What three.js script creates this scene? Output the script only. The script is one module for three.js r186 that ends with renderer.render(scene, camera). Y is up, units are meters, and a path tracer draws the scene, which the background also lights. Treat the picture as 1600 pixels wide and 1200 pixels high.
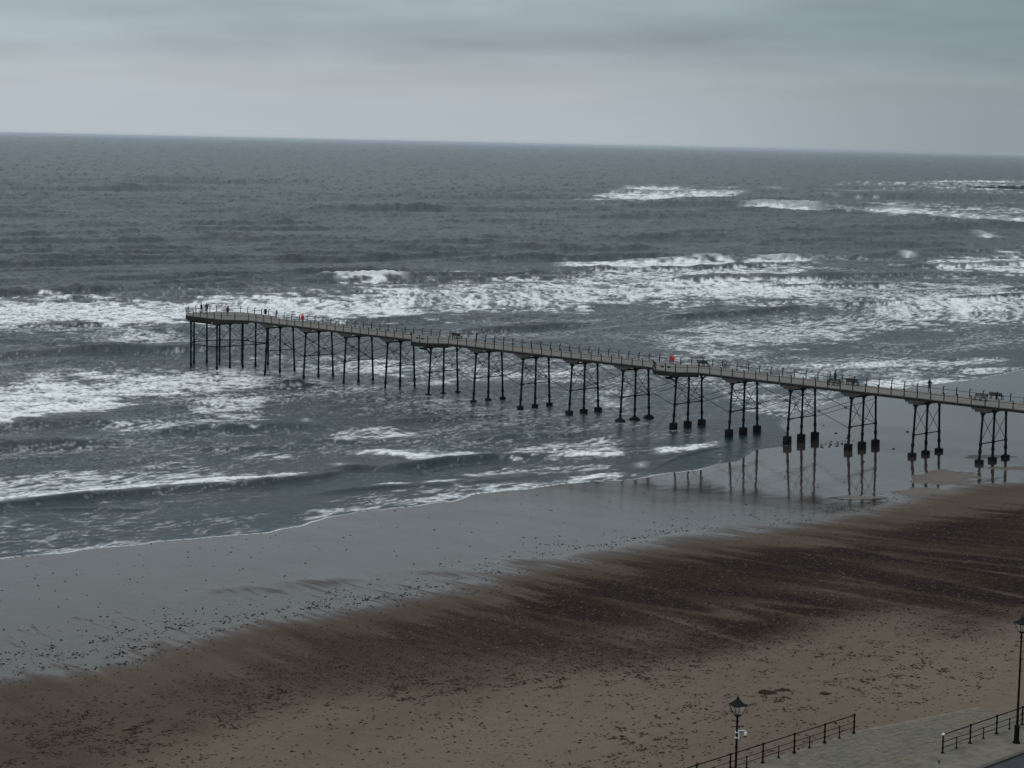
import * as THREE from 'three';
import { mergeGeometries } from 'three/addons/utils/BufferGeometryUtils.js';
import { MarchingCubes } from 'three/addons/objects/MarchingCubes.js';

// ---------------------------------------------------------------- camera, sky, sun, exposure
const scene = new THREE.Scene();
const FOC = 3300, EYE = 40, ROLL = 1.18 * Math.PI / 180, PITCH = Math.atan(376.4 / FOC);
const camera = new THREE.PerspectiveCamera(2 * Math.atan(600 / FOC) * 180 / Math.PI, 4 / 3, 0.5, 200000);
camera.position.set(0, EYE, 0);
camera.rotation.order = 'YXZ';
camera.rotation.set(-PITCH, 0, ROLL);
scene.add(camera);
const renderer = new THREE.WebGLRenderer({ antialias: true });
renderer.toneMapping = THREE.LinearToneMapping;
renderer.toneMappingExposure = 1.0;
renderer.shadowMap.enabled = true;

// seeded noise
function rng(seed) { let a = seed >>> 0; return () => { a = (a + 0x6D2B79F5) | 0; let t = Math.imul(a ^ (a >>> 15), 1 | a); t = (t + Math.imul(t ^ (t >>> 7), 61 | t)) ^ t; return ((t ^ (t >>> 14)) >>> 0) / 4294967296; }; }
const PERM = new Uint8Array(1024), GX = new Float32Array(256), GY = new Float32Array(256);
{
  const r = rng(77), p = Array.from({ length: 256 }, (_, i) => i);
  for (let i = 255; i > 0; i--) { const j = Math.floor(r() * (i + 1)); [p[i], p[j]] = [p[j], p[i]]; }
  for (let i = 0; i < 1024; i++) PERM[i] = p[i & 255];
  for (let i = 0; i < 256; i++) { const a = i / 256 * Math.PI * 2; GX[i] = Math.cos(a); GY[i] = Math.sin(a); }
}
function noise(x, y) {           // gradient noise, about -1..1
  const xi = Math.floor(x), yi = Math.floor(y), fx = x - xi, fy = y - yi;
  const u = fx * fx * fx * (fx * (fx * 6 - 15) + 10), v = fy * fy * fy * (fy * (fy * 6 - 15) + 10);
  const X = xi & 255, Y = yi & 255, a = PERM[X] + Y, b = PERM[X + 1] + Y;
  const g00 = PERM[a], g01 = PERM[a + 1], g10 = PERM[b], g11 = PERM[b + 1];
  const n00 = GX[g00] * fx + GY[g00] * fy, n10 = GX[g10] * (fx - 1) + GY[g10] * fy;
  const n01 = GX[g01] * fx + GY[g01] * (fy - 1), n11 = GX[g11] * (fx - 1) + GY[g11] * (fy - 1);
  const p = n00 + (n10 - n00) * u, q = n01 + (n11 - n01) * u;
  return (p + (q - p) * v) * 1.5;
}
const fbm = (x, y, o = 4, g = 0.5) => { let s = 0, a = 1, t = 0; for (let i = 0; i < o; i++) { s += a * noise(x + i * 17.3, y - i * 9.1); t += a; a *= g; x *= 2.03; y *= 2.03; } return s / t; };
const clamp = (x, a = 0, b = 1) => x < a ? a : x > b ? b : x;
const sstep = (a, b, x) => { const t = clamp((x - a) / (b - a)); return t * t * (3 - 2 * t); };
const mix = (a, b, t) => a + (b - a) * t;

// overcast sky, low dark cloud sheets over a paler strip at the horizon
{
  const W = 4096, Hh = 2048, data = new Float32Array(W * Hh * 4);
  const stops = [[0, .43, .475, .515], [.8, .425, .47, .51], [1.8, .405, .45, .48], [2.5, .365, .422, .458], [3.2, .352, .415, .46], [4.2, .36, .422, .465], [7, .338, .388, .422], [15, .315, .367, .402], [30, .40, .47, .52], [50, .73, .81, .87], [90, 1.04, 1.13, 1.20]];
  for (let j = 0; j < Hh; j++) {
    const el = ((j + .5) / Hh - .5) * 180;
    const e = Math.max(el, 0);
    let k = 0; while (k < stops.length - 2 && stops[k + 1][0] < e) k++;
    const A = stops[k], B = stops[k + 1], t = sstep(A[0], B[0], e);
    const R = 1 / (Math.tan(e * Math.PI / 180) + .045);
    for (let i = 0; i < W; i++) {
      const phi = ((i + .5) / W - .5) * Math.PI * 2;      // atan2(z, x)
      const az = Math.atan2(Math.cos(phi), -Math.sin(phi)); // 0 towards -z, positive to the right (+x)
      const cx = Math.sin(az) * R, cz = Math.cos(az) * R;
      // broad brightness: paler over the open sea to the left, heavier cloud to the right
      const right = sstep(.0, .27, az) * (1 - sstep(.9, 2.6, az)) * Math.exp(-e / 18);
      let m = 1.02 - .36 * right + .07 * sstep(0, .25, -az) * Math.exp(-e / 18);
      const w = sstep(.25, 3, e);
      const band = fbm(cx * .20 + 3.1, cz * .20 + 7.7, 4, .5), thin = fbm(az * 7 + 1.7 + .4 * Math.sin(e * .6), e * (2.2 / (1 + e * .12)) + 4.2, 4, .5);
      m *= 1 + w * (.10 * band + .20 * thin * Math.exp(-e / 30));
      m *= 1 - .13 * Math.exp(-(((e - 2.8 - 1.0 * (az - .02)) / .6) ** 2)) * sstep(-.24, -.02, az) * (1 - .5 * sstep(.1, .3, az)) * (.8 + .5 * noise(az * 9, 3));
      m *= 1 - .12 * Math.exp(-(((e - 4.4) / 1.3) ** 2)) * sstep(-.02, .22, az) * (.7 + .6 * noise(az * 8 + 2, e * .9));
      m *= 1 + w * .10 * fbm(az * 16 + 5, e * 3.2 / (1 + e * .12), 3, .55);
      m *= 1 + .08 * Math.exp(-(((e - 3.75) / .4) ** 2) - (((az + .03) / .06) ** 2));
      const o = (j * W + i) * 4;
      if (el < 0) { data[o] = .30; data[o + 1] = .33; data[o + 2] = .36; }
      else { data[o] = mix(A[1], B[1], t) * m * (1 - .08 * right); data[o + 1] = mix(A[2], B[2], t) * m; data[o + 2] = mix(A[3], B[3], t) * m; }
      data[o + 3] = 1;
    }
  }
  const sky = new THREE.DataTexture(data, W, Hh, THREE.RGBAFormat, THREE.FloatType);
  sky.mapping = THREE.EquirectangularReflectionMapping; sky.magFilter = THREE.LinearFilter; sky.minFilter = THREE.LinearFilter; sky.needsUpdate = true;
  scene.background = sky; scene.environment = sky;
}
const sun = new THREE.DirectionalLight(new THREE.Color(1, .97, .93), 1.1);
sun.position.set(-60, 190, 40); sun.target.position.set(10, 0, -260); sun.position.add(sun.target.position);
sun.castShadow = true; sun.shadow.radius = 70; sun.shadow.mapSize.set(2048, 2048);
Object.assign(sun.shadow.camera, { left: -220, right: 220, top: 220, bottom: -220, near: 1, far: 600 });
scene.add(sun, sun.target);
scene.fog = new THREE.FogExp2(new THREE.Color(.82, .92, 1), 3.6e-5);

// ---------------------------------------------------------------- pixel of the photograph -> point on a level
const CR = Math.cos(ROLL), SR = Math.sin(ROLL), CP = Math.cos(PITCH), SP = Math.sin(PITCH);
function ray(x, y) {
  const u = x - 800, v = y - 600, a = u * CR + v * SR, b = -u * SR + v * CR;
  return [a, -b * CP - FOC * SP, b * SP - FOC * CP];
}
function ground(x, y, h = 0) { const d = ray(x, y), t = (h - EYE) / d[1]; return [d[0] * t, h, d[2] * t]; }
// shore frame: s runs along the shore, q seawards from below the camera
const NX = .68759, NZ = -.72610, DX = -.72610, DZ = -.68759;
const toS = (x, z) => x * NX + z * NZ, toQ = (x, z) => x * DX + z * DZ;
const fromSQ = (s, q) => [s * NX + q * DX, s * NZ + q * DZ];
function curve(pts) { // piecewise smooth function through [x, y]
  pts = pts.slice().sort((a, b) => a[0] - b[0]);
  return x => {
    if (x <= pts[0][0]) return pts[0][1];
    const n = pts.length; if (x >= pts[n - 1][0]) return pts[n - 1][1];
    let i = 0; while (pts[i + 1][0] < x) i++;
    const t = (x - pts[i][0]) / (pts[i + 1][0] - pts[i][0]);
    return mix(pts[i][1], pts[i + 1][1], t * t * (3 - 2 * t) * .5 + t * .5);
  };
}
const sqAt = (x, y, h) => { const g = ground(x, y, h); return [toS(g[0], g[2]), toQ(g[0], g[2])]; };
const waterlineBase = curve([[60, 172], [95, 171], ...[[0, 873], [120, 860], [240, 848], [330, 842], [420, 832], [480, 822], [520, 808], [560, 800], [640, 793], [700, 785], [760, 770], [870, 757], [1000, 748], [1050, 741], [1100, 733], [1143, 722], [1180, 703], [1228, 697], [1229, 649], [1278, 632], [1323, 621], [1431, 603], [1530, 592], [1600, 577]].map(p => sqAt(p[0], p[1], 0)), [400, 206], [520, 215]]);
const waterline = s => waterlineBase(s) + .7 * noise(s / 7, 2.2) + .35 * noise(s / 2.6, 7.1);
const levelLine = curve([[60, 168], [110, 168], [150, 167], [190, 164], [215, 163], [235, 168], [247, 176], [258, 185], [285, 193], [330, 197], [352, 200], [520, 214]]);
const beachLevel = (s, q) => .03 * (levelLine(s) - q);
function onBeach(x, y) { let h = 0, p; for (let k = 0; k < 8; k++) { p = sqAt(x, y, h); h = beachLevel(p[0], p[1]); } return p; }
const beachLine = pts => curve(pts.map(p => onBeach(p[0], p[1])));

// ---------------------------------------------------------------- object helpers
const used = {};
function numbered(name) { const n = used[name] = (used[name] ?? -1) + 1; return n ? `${name}_${String(n).padStart(3, '0')}` : name; }
function tag(o, label, category, group, kind) { if (label) o.userData.label = label; if (category) o.userData.category = category; if (group) o.userData.group = group; if (kind) o.userData.kind = kind; return o; }
function mesh(name, geo, mat, parent) { const m = new THREE.Mesh(geo, mat); m.name = parent ? name : numbered(name); m.castShadow = m.receiveShadow = true; (parent || scene).add(m); return m; }
function part(name, geo, mat, parent) { return mesh(name, geo, mat, parent); }
function thing(name, label, category, pos, group) { const g = new THREE.Group(); g.name = numbered(name); g.position.set(...pos); scene.add(g); return tag(g, label, category, group); }
const V = (x, y, z) => new THREE.Vector3(x, y, z);
function rod(a, b, r, r2 = r, seg = 8) { // tapered bar from a to b
  const A = V(...a), B = V(...b), L = A.distanceTo(B), g = new THREE.CylinderGeometry(r2, r, L, seg);
  g.translate(0, L / 2, 0); g.applyQuaternion(new THREE.Quaternion().setFromUnitVectors(V(0, 1, 0), B.clone().sub(A).normalize())); g.translate(A.x, A.y, A.z); return g;
}
function box(x0, x1, y0, y1, z0, z1) { const g = new THREE.BoxGeometry(x1 - x0, y1 - y0, z1 - z0); g.translate((x0 + x1) / 2, (y0 + y1) / 2, (z0 + z1) / 2); return g; }
function beam(a, b, w, h) { // box beam from a to b (centres of top edge), width w, height h below
  const A = V(...a), B = V(...b), L = Math.hypot(B.x - A.x, B.z - A.z), g = new THREE.BoxGeometry(L, h, w); g.translate(L / 2, -h / 2, 0);
  const p = g.attributes.position; for (let i = 0; i < p.count; i++) p.setY(i, p.getY(i) + (B.y - A.y) * p.getX(i) / L);
  g.rotateY(-Math.atan2(B.z - A.z, B.x - A.x)); g.translate(A.x, A.y, A.z); g.computeVertexNormals(); return g;
}
const lin = (r, g, b) => new THREE.Color().setRGB(r, g, b);
const std = (c, rough = .7, metal = 0, extra = {}) => new THREE.MeshPhysicalMaterial({ color: c, roughness: rough, metalness: metal, specularIntensity: rough > .5 ? .12 : .7, ...extra });
function texture(n, fn, srgb = false) { // tileable or not: fn(u, v) -> [r, g, b] 0..1
  const d = new Uint8Array(n * n * 4);
  for (let j = 0; j < n; j++) for (let i = 0; i < n; i++) { const c = fn(i / n, j / n), o = (j * n + i) * 4; for (let k = 0; k < 3; k++) d[o + k] = clamp(c[k]) * 255; d[o + 3] = 255; }
  const t = new THREE.DataTexture(d, n, n); t.wrapS = t.wrapT = THREE.RepeatWrapping; t.magFilter = THREE.LinearFilter; t.minFilter = THREE.LinearMipmapLinearFilter; t.generateMipmaps = true;
  if (srgb) t.colorSpace = THREE.SRGBColorSpace; t.needsUpdate = true; return t;
}

// rows and columns of the big surfaces: finer where they are nearer to the viewpoint
function columns(step) {
  const a = []; const e = .268;
  for (let x = -.62; x < -e - .012; x += .012) a.push(x);
  for (let x = -e; x <= e + 1e-9; x += step / FOC) a.push(x);
  for (let x = e + .012; x < .62; x += .012) a.push(x);
  return a;
}
function surface(cols, depths, at, keep) { // at(a, Z, x, z) -> [y, r, g, b]
  const nc = cols.length, nr = depths.length, pos = new Float32Array(nc * nr * 3), col = new Float32Array(nc * nr * 3), uv = new Float32Array(nc * nr * 2), ok = new Uint8Array(nc * nr);
  for (let j = 0; j < nr; j++) for (let i = 0; i < nc; i++) {
    const Z = depths[j], a = cols[i], x = a * Z, z = -Z, o = j * nc + i, s = toS(x, z), q = toQ(x, z);
    ok[o] = keep(s, q) ? 1 : 0; pos[o * 3] = x; pos[o * 3 + 2] = z; uv[o * 2] = s; uv[o * 2 + 1] = q;
    if (!ok[o]) continue;
    const r = at(a, Z, s, q, j); pos[o * 3 + 1] = r[0]; col[o * 3] = r[1]; col[o * 3 + 1] = r[2]; col[o * 3 + 2] = r[3];
  }
  const idx = [];
  for (let j = 0; j < nr - 1; j++) for (let i = 0; i < nc - 1; i++) {
    const a = j * nc + i, b = a + 1, c = a + nc, d = c + 1;
    if (ok[a] && ok[b] && ok[c] && ok[d]) idx.push(a, b, c, b, d, c);
  }
  const map = new Int32Array(nc * nr).fill(-1); let n = 0;
  const out = new Uint32Array(idx.length);
  for (let k = 0; k < idx.length; k++) { const v = idx[k]; if (map[v] < 0) map[v] = n++; out[k] = map[v]; }
  const P = new Float32Array(n * 3), C = new Float32Array(n * 3), U = new Float32Array(n * 2);
  for (let v = 0; v < nc * nr; v++) if (map[v] >= 0) { const m = map[v]; for (let k = 0; k < 3; k++) { P[m * 3 + k] = pos[v * 3 + k]; C[m * 3 + k] = col[v * 3 + k]; } U[m * 2] = uv[v * 2]; U[m * 2 + 1] = uv[v * 2 + 1]; }
  const g = new THREE.BufferGeometry();
  g.setAttribute('position', new THREE.BufferAttribute(P, 3)); g.setAttribute('color', new THREE.BufferAttribute(C, 3)); g.setAttribute('uv', new THREE.BufferAttribute(U, 2));
  g.setIndex(new THREE.BufferAttribute(out, 1)); g.computeVertexNormals(); return g;
}

//#SEA
// ---------------------------------------------------------------- the sea
// Foam patches: [x, back edge, front edge] in the photograph, put on the level sea; strength; solid share.
const vOf = Z => FOC * EYE / Z;
function patch(pts, strength, solid = 0, soft = .35) {
  const p = pts.map(([x, yb, yf]) => { const b = ground(x, yb), f = ground(x, yf); return [(b[0] / -b[2] + f[0] / -f[2]) / 2, vOf(-b[2]), vOf(-f[2])]; }).sort((a, b) => a[0] - b[0]);
  return { p, strength, solid, soft, lo: p[0][0], hi: p[p.length - 1][0] };
}
const foams = [
  patch([[-120, 472, 512], [0, 466, 511], [150, 467, 509], [300, 464, 508], [400, 461, 500], [470, 457, 503], [560, 453, 500], [640, 448, 494], [720, 444, 488]], .84, .1),
  patch([[640, 448, 494], [720, 444, 488], [800, 438, 486], [900, 430, 480], [1000, 424, 472], [1150, 420, 468], [1290, 420, 470], [1330, 428, 462]], .68, .05),
  patch([[1000, 440, 470], [1150, 436, 474], [1300, 436, 480], [1450, 440, 478], [1600, 436, 482], [1720, 436, 482]], .50),
  patch([[850, 410, 413], [890, 409, 420], [960, 408, 423], [1050, 406, 421], [1150, 404, 416], [1250, 402, 412], [1292, 401, 405]], .9, .45),
  patch([[880, 420, 440], [1000, 420, 440], [1150, 415, 440], [1280, 412, 436]], .55),
  patch([[1430, 406, 416], [1500, 402, 425], [1600, 396, 428], [1740, 392, 430]], .8, .1),
  patch([[980, 525, 552], [1100, 503, 552], [1250, 492, 542], [1400, 472, 512], [1600, 456, 504], [1740, 450, 500]], .56, 0, .5),
  patch([[1340, 470, 498], [1480, 460, 492], [1600, 452, 480]], .5),
  patch([[920, 305, 309], [960, 299, 311], [1010, 294, 312], [1060, 293, 312], [1100, 294, 307], [1180, 299, 302]], .85, .25),
  patch([[900, 306, 312], [1000, 306, 314], [1090, 304, 311], [1170, 300, 305]], .55),
  patch([[798, 292, 294], [812, 292, 294]], .95, .8), patch([[930, 290, 292], [955, 290, 292]], .95, .8), patch([[1005, 288, 291], [1037, 288, 291]], .95, .8), patch([[960, 293, 296], [1085, 294, 297]], .9, .6),
  patch([[1200, 290, 291.5], [1225, 290, 291.5]], .9, .5), patch([[1245, 289, 290.5], [1260, 289, 290.5]], .9, .5), patch([[1110, 287, 288.5], [1135, 287, 288.5]], .8, .5),
  patch([[1270, 296, 298], [1320, 296, 298]], .85, .3), patch([[1330, 298, 300], [1375, 298, 300]], .7, .3), patch([[1120, 313, 315.5], [1136, 314, 316]], .9, .7),
  patch([[1260, 284, 290], [1400, 283, 291], [1500, 281, 291], [1700, 280, 292]], .42), patch([[1440, 282, 284], [1530, 282, 284.5], [1600, 283, 286]], .8, .3), patch([[1440, 293, 296], [1600, 296, 299]], .5),
  patch([[1140, 323, 325], [1200, 321, 328], [1285, 315, 330], [1300, 319, 332]], .9, .35), patch([[1260, 322, 330], [1340, 326, 334], [1420, 322, 337], [1460, 330, 341], [1600, 337, 349], [1720, 343, 355]], .85, .3),
  patch([[1290, 314, 324], [1420, 318, 328], [1600, 326, 336], [1720, 330, 340]], .5), patch([[1380, 317, 318], [1428, 315, 318]], .9, .6),
  patch([[1505, 360, 362], [1518, 359, 367], [1540, 364, 370], [1580, 368, 371]], .75, .3),
  patch([[1270, 295.5, 297], [1335, 295.5, 297]], .85, .4), patch([[1262, 301, 303], [1318, 301, 303]], .8, .4), patch([[1310, 298, 299.5], [1372, 298.5, 300]], .75, .3), patch([[1285, 309, 311], [1325, 309, 310.5]], .7, .3), patch([[1180, 293, 294.5], [1240, 293, 294.5]], .7, .3), patch([[1100, 293, 294.5], [1170, 292.5, 294]], .7, .3), patch([[870, 309, 313], [1000, 308, 317], [1120, 303, 312]], .45), patch([[1330, 286, 302], [1450, 286, 304], [1700, 288, 306]], .34), patch([[1150, 316, 326], [1290, 310, 322], [1450, 312, 326], [1700, 320, 338]], .36),
  patch([[490, 436, 438], [540, 431, 441], [600, 430, 440], [648, 429, 441]], .95, .7), patch([[650, 428, 431], [690, 427, 431], [745, 425, 430]], .85, .5),
  patch([[446, 399, 401], [466, 399, 401.5]], .95, .7), patch([[1396, 395, 399], [1415, 393, 402], [1442, 393, 401]], .98, .8), patch([[1268, 400, 404], [1292, 400, 404]], .9, .6),
  patch([[1045, 491, 495], [1065, 490, 497], [1090, 491, 495]], .9, .6),
  patch([[225, 440, 447], [320, 438, 446]], .36),
  patch([[-120, 520, 530], [0, 508, 522], [150, 505, 517], [290, 505, 516]], .35), patch([[160, 516, 535], [300, 520, 538]], .34),
  // under and left of the pier head
  patch([[-120, 618, 668], [0, 604, 661], [100, 586, 644], [200, 579, 632], [300, 575, 614], [380, 578, 608], [430, 588, 605], [452, 595, 603]], .72, .05),
  patch([[-120, 635, 668], [0, 618, 661], [100, 612, 645], [200, 600, 634]], .62), patch([[280, 610, 652], [340, 606, 650], [400, 612, 650], [430, 628, 645]], .5), patch([[20, 586, 594], [70, 582, 594], [110, 584, 590]], .6),
  patch([[130, 664, 676], [230, 656, 676], [300, 650, 672], [370, 650, 668], [450, 655, 664]], .58), patch([[462, 656, 664], [478, 653, 664], [494, 653, 661]], .98, .7),
  patch([[496, 675, 686], [540, 668, 687], [590, 664, 684], [640, 672, 683], [670, 680, 684]], .56), patch([[500, 684, 690], [560, 684, 688]], .5),
  patch([[280, 576, 590], [380, 560, 585], [470, 560, 590], [560, 562, 592], [620, 560, 590], [680, 565, 598], [740, 570, 600], [850, 575, 603], [930, 570, 600]], .46),
  patch([[555, 566, 592], [590, 562, 592], [640, 566, 588]], .68, .1), patch([[835, 575, 596], [880, 578, 600], [930, 580, 602]], .5), patch([[900, 600, 640], [960, 600, 650], [1010, 600, 645]], .38), patch([[930, 628, 636], [960, 632, 640], [985, 630, 638]], .7, .2),
  // inner breakers
  patch([[-120, 748, 803], [0, 730, 790], [100, 727, 779], [200, 724, 770], [300, 720, 762], [340, 734, 759], [400, 742, 755], [502, 736, 746]], .62, 0, .5),
  patch([[-120, 788, 803], [0, 777, 790], [100, 768, 779], [200, 761, 770], [300, 752, 761], [400, 746, 755], [470, 739, 748], [503, 736, 745]], .88, .2),
  patch([[360, 712, 720], [420, 708, 718], [485, 713, 722]], .48), patch([[110, 700, 707], [160, 702, 710]], .4),
  patch([[535, 707, 710], [600, 703, 712], [640, 704, 720], [662, 706, 726], [690, 706, 720], [770, 705, 710]], .82, .25), patch([[500, 725, 731], [560, 724, 729]], .6, .2),
  patch([[770, 702, 716], [860, 690, 715], [940, 678, 712], [985, 680, 700]], .56), patch([[850, 706, 716], [960, 700, 712], [1000, 704, 710]], .6),
  patch([[1006, 700, 708], [1030, 694, 712], [1060, 696, 709], [1100, 688, 702], [1140, 684, 694]], .85, .2), patch([[980, 724, 733], [1003, 718, 735], [1022, 720, 731]], .95, .45),
  patch([[560, 760, 764], [600, 754, 760], [655, 750, 757]], .8, .2), patch([[640, 749, 755], [735, 747, 752]], .7, .2), patch([[880, 746, 752], [990, 735, 742]], .85, .2), patch([[700, 742, 746], [880, 728, 742], [985, 722, 736]], .42),
  patch([[430, 800, 838], [520, 782, 812], [600, 765, 797], [700, 758, 787], [800, 750, 765], [900, 742, 757], [1000, 735, 749], [1050, 732, 742]], .60, 0, .5),
  patch([[-100, 815, 882], [0, 805, 874], [240, 800, 850], [430, 795, 834]], .26, 0, .5),
  patch([[-100, 868, 878], [0, 862, 872], [140, 850, 861], [240, 838, 850]], .34), patch([[110, 832, 838], [150, 836, 840]], .6, .2),
  // swash on the far side of the pier
  patch([[1110, 600, 612], [1170, 600, 640], [1229, 604, 652], [1278, 602, 636], [1330, 598, 623]], .50), patch([[1060, 548, 556], [1110, 546, 556], [1168, 545, 554]], .75, .1), patch([[1030, 556, 600], [1150, 556, 604], [1300, 552, 600], [1450, 550, 585]], .36),
  patch([[1330, 600, 621], [1400, 588, 607], [1470, 587, 602], [1545, 588, 593]], .85, .15), patch([[1380, 570, 600], [1470, 564, 592], [1560, 570, 590]], .42), patch([[1480, 580, 592], [1530, 575, 586], [1620, 566, 577]], .6), patch([[1230, 570, 580], [1400, 566, 574], [1600, 556, 566]], .5, .1),
  patch([[1100, 700, 726], [1145, 716, 726], [1150, 705, 720]], .4),
];
// Wave crests: points along the crest, height in metres
function crest(pts, h, lf = 2.2, lb = 7) {
  const p = pts.map(([x, y, k = 1]) => { const g = ground(x, y, h * .6); return [g[0] / -g[2], -g[2], k]; }).sort((a, b) => a[0] - b[0]);
  return { p, h, lf, lb, lo: p[0][0], hi: p[p.length - 1][0] };
}
const crests = [
  crest([[-120, 462], [0, 457], [60, 456], [110, 455], [220, 450, .4]], 1.35), crest([[215, 447, .6], [260, 443], [330, 441], [410, 439]], 1.0), crest([[180, 455, .5], [300, 451], [420, 447, .6]], .6),
  crest([[415, 405, .5], [450, 402], [500, 402], [560, 402], [640, 398], [720, 395], [850, 389, .6]], 1.3), crest([[600, 396, .4], [760, 391], [905, 384, .5]], .8),
  crest([[462, 438, .6], [500, 436], [560, 434], [640, 434], [700, 430], [800, 428], [895, 422, .7]], .95),
  crest([[860, 390, .2], [915, 388, .7], [935, 386], [960, 386], [990, 387, .7], [1060, 386, .2]], 1.35), crest([[0, 363], [120, 361], [260, 359, .6]], 1.2), crest([[540, 377, .5], [575, 374], [610, 375, .5]], 1.2), crest([[390, 374, .4], [470, 372], [520, 372, .4]], .7), crest([[300, 346, .4], [420, 344], [520, 341, .4]], .8), crest([[660, 379, .4], [760, 377, .8], [820, 374, .4]], .7),
  crest([[1040, 493, .7], [1090, 491], [1150, 487], [1200, 484], [1270, 477, .6]], .95), crest([[700, 516, .6], [760, 513], [830, 510], [930, 503, .5]], .9), crest([[1290, 482, .5], [1340, 475], [1420, 470, .5]], .6),
  crest([[870, 417, .7], [930, 419], [960, 421], [1050, 419], [1150, 414], [1250, 409], [1292, 404, .6]], 1.1, 2.5, 5), crest([[1380, 397, .6], [1400, 395], [1440, 397], [1500, 394, .6]], 1.2), crest([[1300, 405, .4], [1340, 400], [1390, 398, .5]], .7),
  crest([[1180, 440, .4], [1300, 430], [1400, 429], [1450, 425, .5]], .9), crest([[1100, 446, .4], [1200, 442], [1260, 438, .4]], .7), crest([[1440, 425, .5], [1520, 428], [1600, 427]], .6),
  crest([[1285, 329, .6], [1300, 331], [1420, 336], [1460, 341], [1600, 349]], 1.4, 4, 9), crest([[1150, 326, .6], [1230, 328], [1285, 328, .7]], 1.5, 4, 9), crest([[1350, 353, .4], [1450, 352], [1600, 358]], .8), crest([[1500, 362, .5], [1520, 362], [1560, 368, .5]], 1.0),
  crest([[800, 293], [870, 293, .8]], 1.4, 5, 9), crest([[890, 291, .7], [960, 291], [1040, 290], [1130, 289, .6]], 1.6, 5, 9), crest([[1200, 291], [1260, 290]], 1.2, 5, 9), crest([[900, 298, .5], [950, 298], [1080, 297, .5]], 1.2, 5, 9),
  crest([[-120, 560], [0, 548, .7], [80, 546], [200, 545], [300, 543], [420, 541, .6]], .9), crest([[60, 534, .5], [150, 535], [230, 534, .5]], .6), crest([[-100, 512], [0, 509], [150, 507], [290, 506, .7]], .5, 1.5, 4),
  crest([[-120, 703], [0, 693], [100, 689], [200, 687, .5]], .7), crest([[-120, 668], [0, 660], [100, 657], [200, 656, .6]], .6), crest([[250, 673, .5], [300, 668], [400, 664], [460, 662], [495, 661, .5]], .55), crest([[-100, 720], [0, 715], [120, 712, .4]], .35),
  crest([[425, 602, .6], [445, 599], [468, 597], [485, 598, .5]], .9, 1.6, 2.5),
  crest([[-120, 803], [0, 790], [100, 779], [200, 770], [300, 761], [400, 754], [503, 744, .9], [560, 729, .7], [620, 724, .4]], .42, 1.1, 3.5), crest([[600, 726, .5], [662, 725], [700, 719], [770, 711], [850, 708, .5]], .6, 1.2, 3.5),
  crest([[-100, 810], [0, 797], [120, 797], [265, 796, .5]], .13, .6, 2), crest([[480, 770, .4], [560, 764], [600, 760], [655, 757], [740, 752], [780, 748], [832, 741, .8], [880, 738, .3]], .32, .9, 2.6), crest([[760, 733, .4], [780, 729], [800, 732, .4]], .3, .9, 2), crest([[500, 735, .5], [560, 730], [640, 732, .5]], .3, .9, 2.5),
  crest([[860, 753, .5], [930, 747], [990, 741, .8], [1022, 731], [1060, 712, .7], [1140, 694, .6]], .3, .8, 2.5), crest([[0, 842, .7], [120, 842], [250, 845, .5]], .05, .4, 1.2), crest([[120, 814, .5], [200, 824], [290, 833, .5]], .05, .4, 1.2), crest([[460, 684, .5], [560, 690], [640, 686, .6]], .3, 1, 3), crest([[600, 655, .5], [700, 650], [800, 645, .6]], .35, 1, 3), crest([[700, 690, .5], [800, 680], [900, 676, .5]], .3, 1, 3),
  crest([[1100, 708, .7], [1160, 703], [1226, 698, .8]], .05, .4, 1.2), crest([[300, 700, .5], [420, 698], [520, 694, .4]], .3, 1, 3), crest([[1040, 560, .5], [1165, 554, .7]], .35, 1.2, 3), crest([[1200, 573, .5], [1400, 566], [1600, 556]], .25, 1, 3), crest([[930, 634, .6], [985, 636, .7]], .35, 1, 2.5),
];
{ // lesser swells farther out, lying along the shore like the others
  const r = rng(2024);
  for (let k = 0; k < 120; k++) {
    const Z = 590 * Math.pow(3.4, r()), a0 = -.27 + .56 * r(), x = a0 * Z, L = (20 + 55 * r()) * (.6 + Z / 1100), h = (.45 + .75 * r()) * (.75 + Z / 1700), p = [];
    for (let i = -3; i <= 3; i++) { const t = i / 3 * L, X = x + NX * t + 2.5 * noise(k * 3.1, i * .7), z = -Z + NZ * t * .62 + 3 * noise(k * 7.7, i * .6); p.push([X / -z, -z, 1 - .25 * Math.abs(i) / 3]); }
    p.sort((A, B) => A[0] - B[0]); crests.push({ p, h, lf: 2.4, lb: 6.5, lo: p[0][0], hi: p[6][0] });
  }
}
const cut = (o, a) => { const p = o.p; let i = 0; while (i < p.length - 2 && p[i + 1][0] < a) i++; const A = p[i], B = p[i + 1], t = clamp((a - A[0]) / (B[0] - A[0] || 1)); return [A, B, t]; };
const SW = [[58, 1.05, 4.6], [26, .85, 4.2], [12, .50, 3.2], [5.6, .27, 2.0], [2.7, .14, 1.7], [1.3, .055, 1.5]];
function rowsOf(from, to, list) { // list: [v limit, step]
  const out = []; let v = from; while (v < to) { out.push(FOC * EYE / v); let st = list[list.length - 1][1]; for (const [lim, s] of list) if (v < lim) { st = s; break; } v += st; } return out;
}
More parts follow.
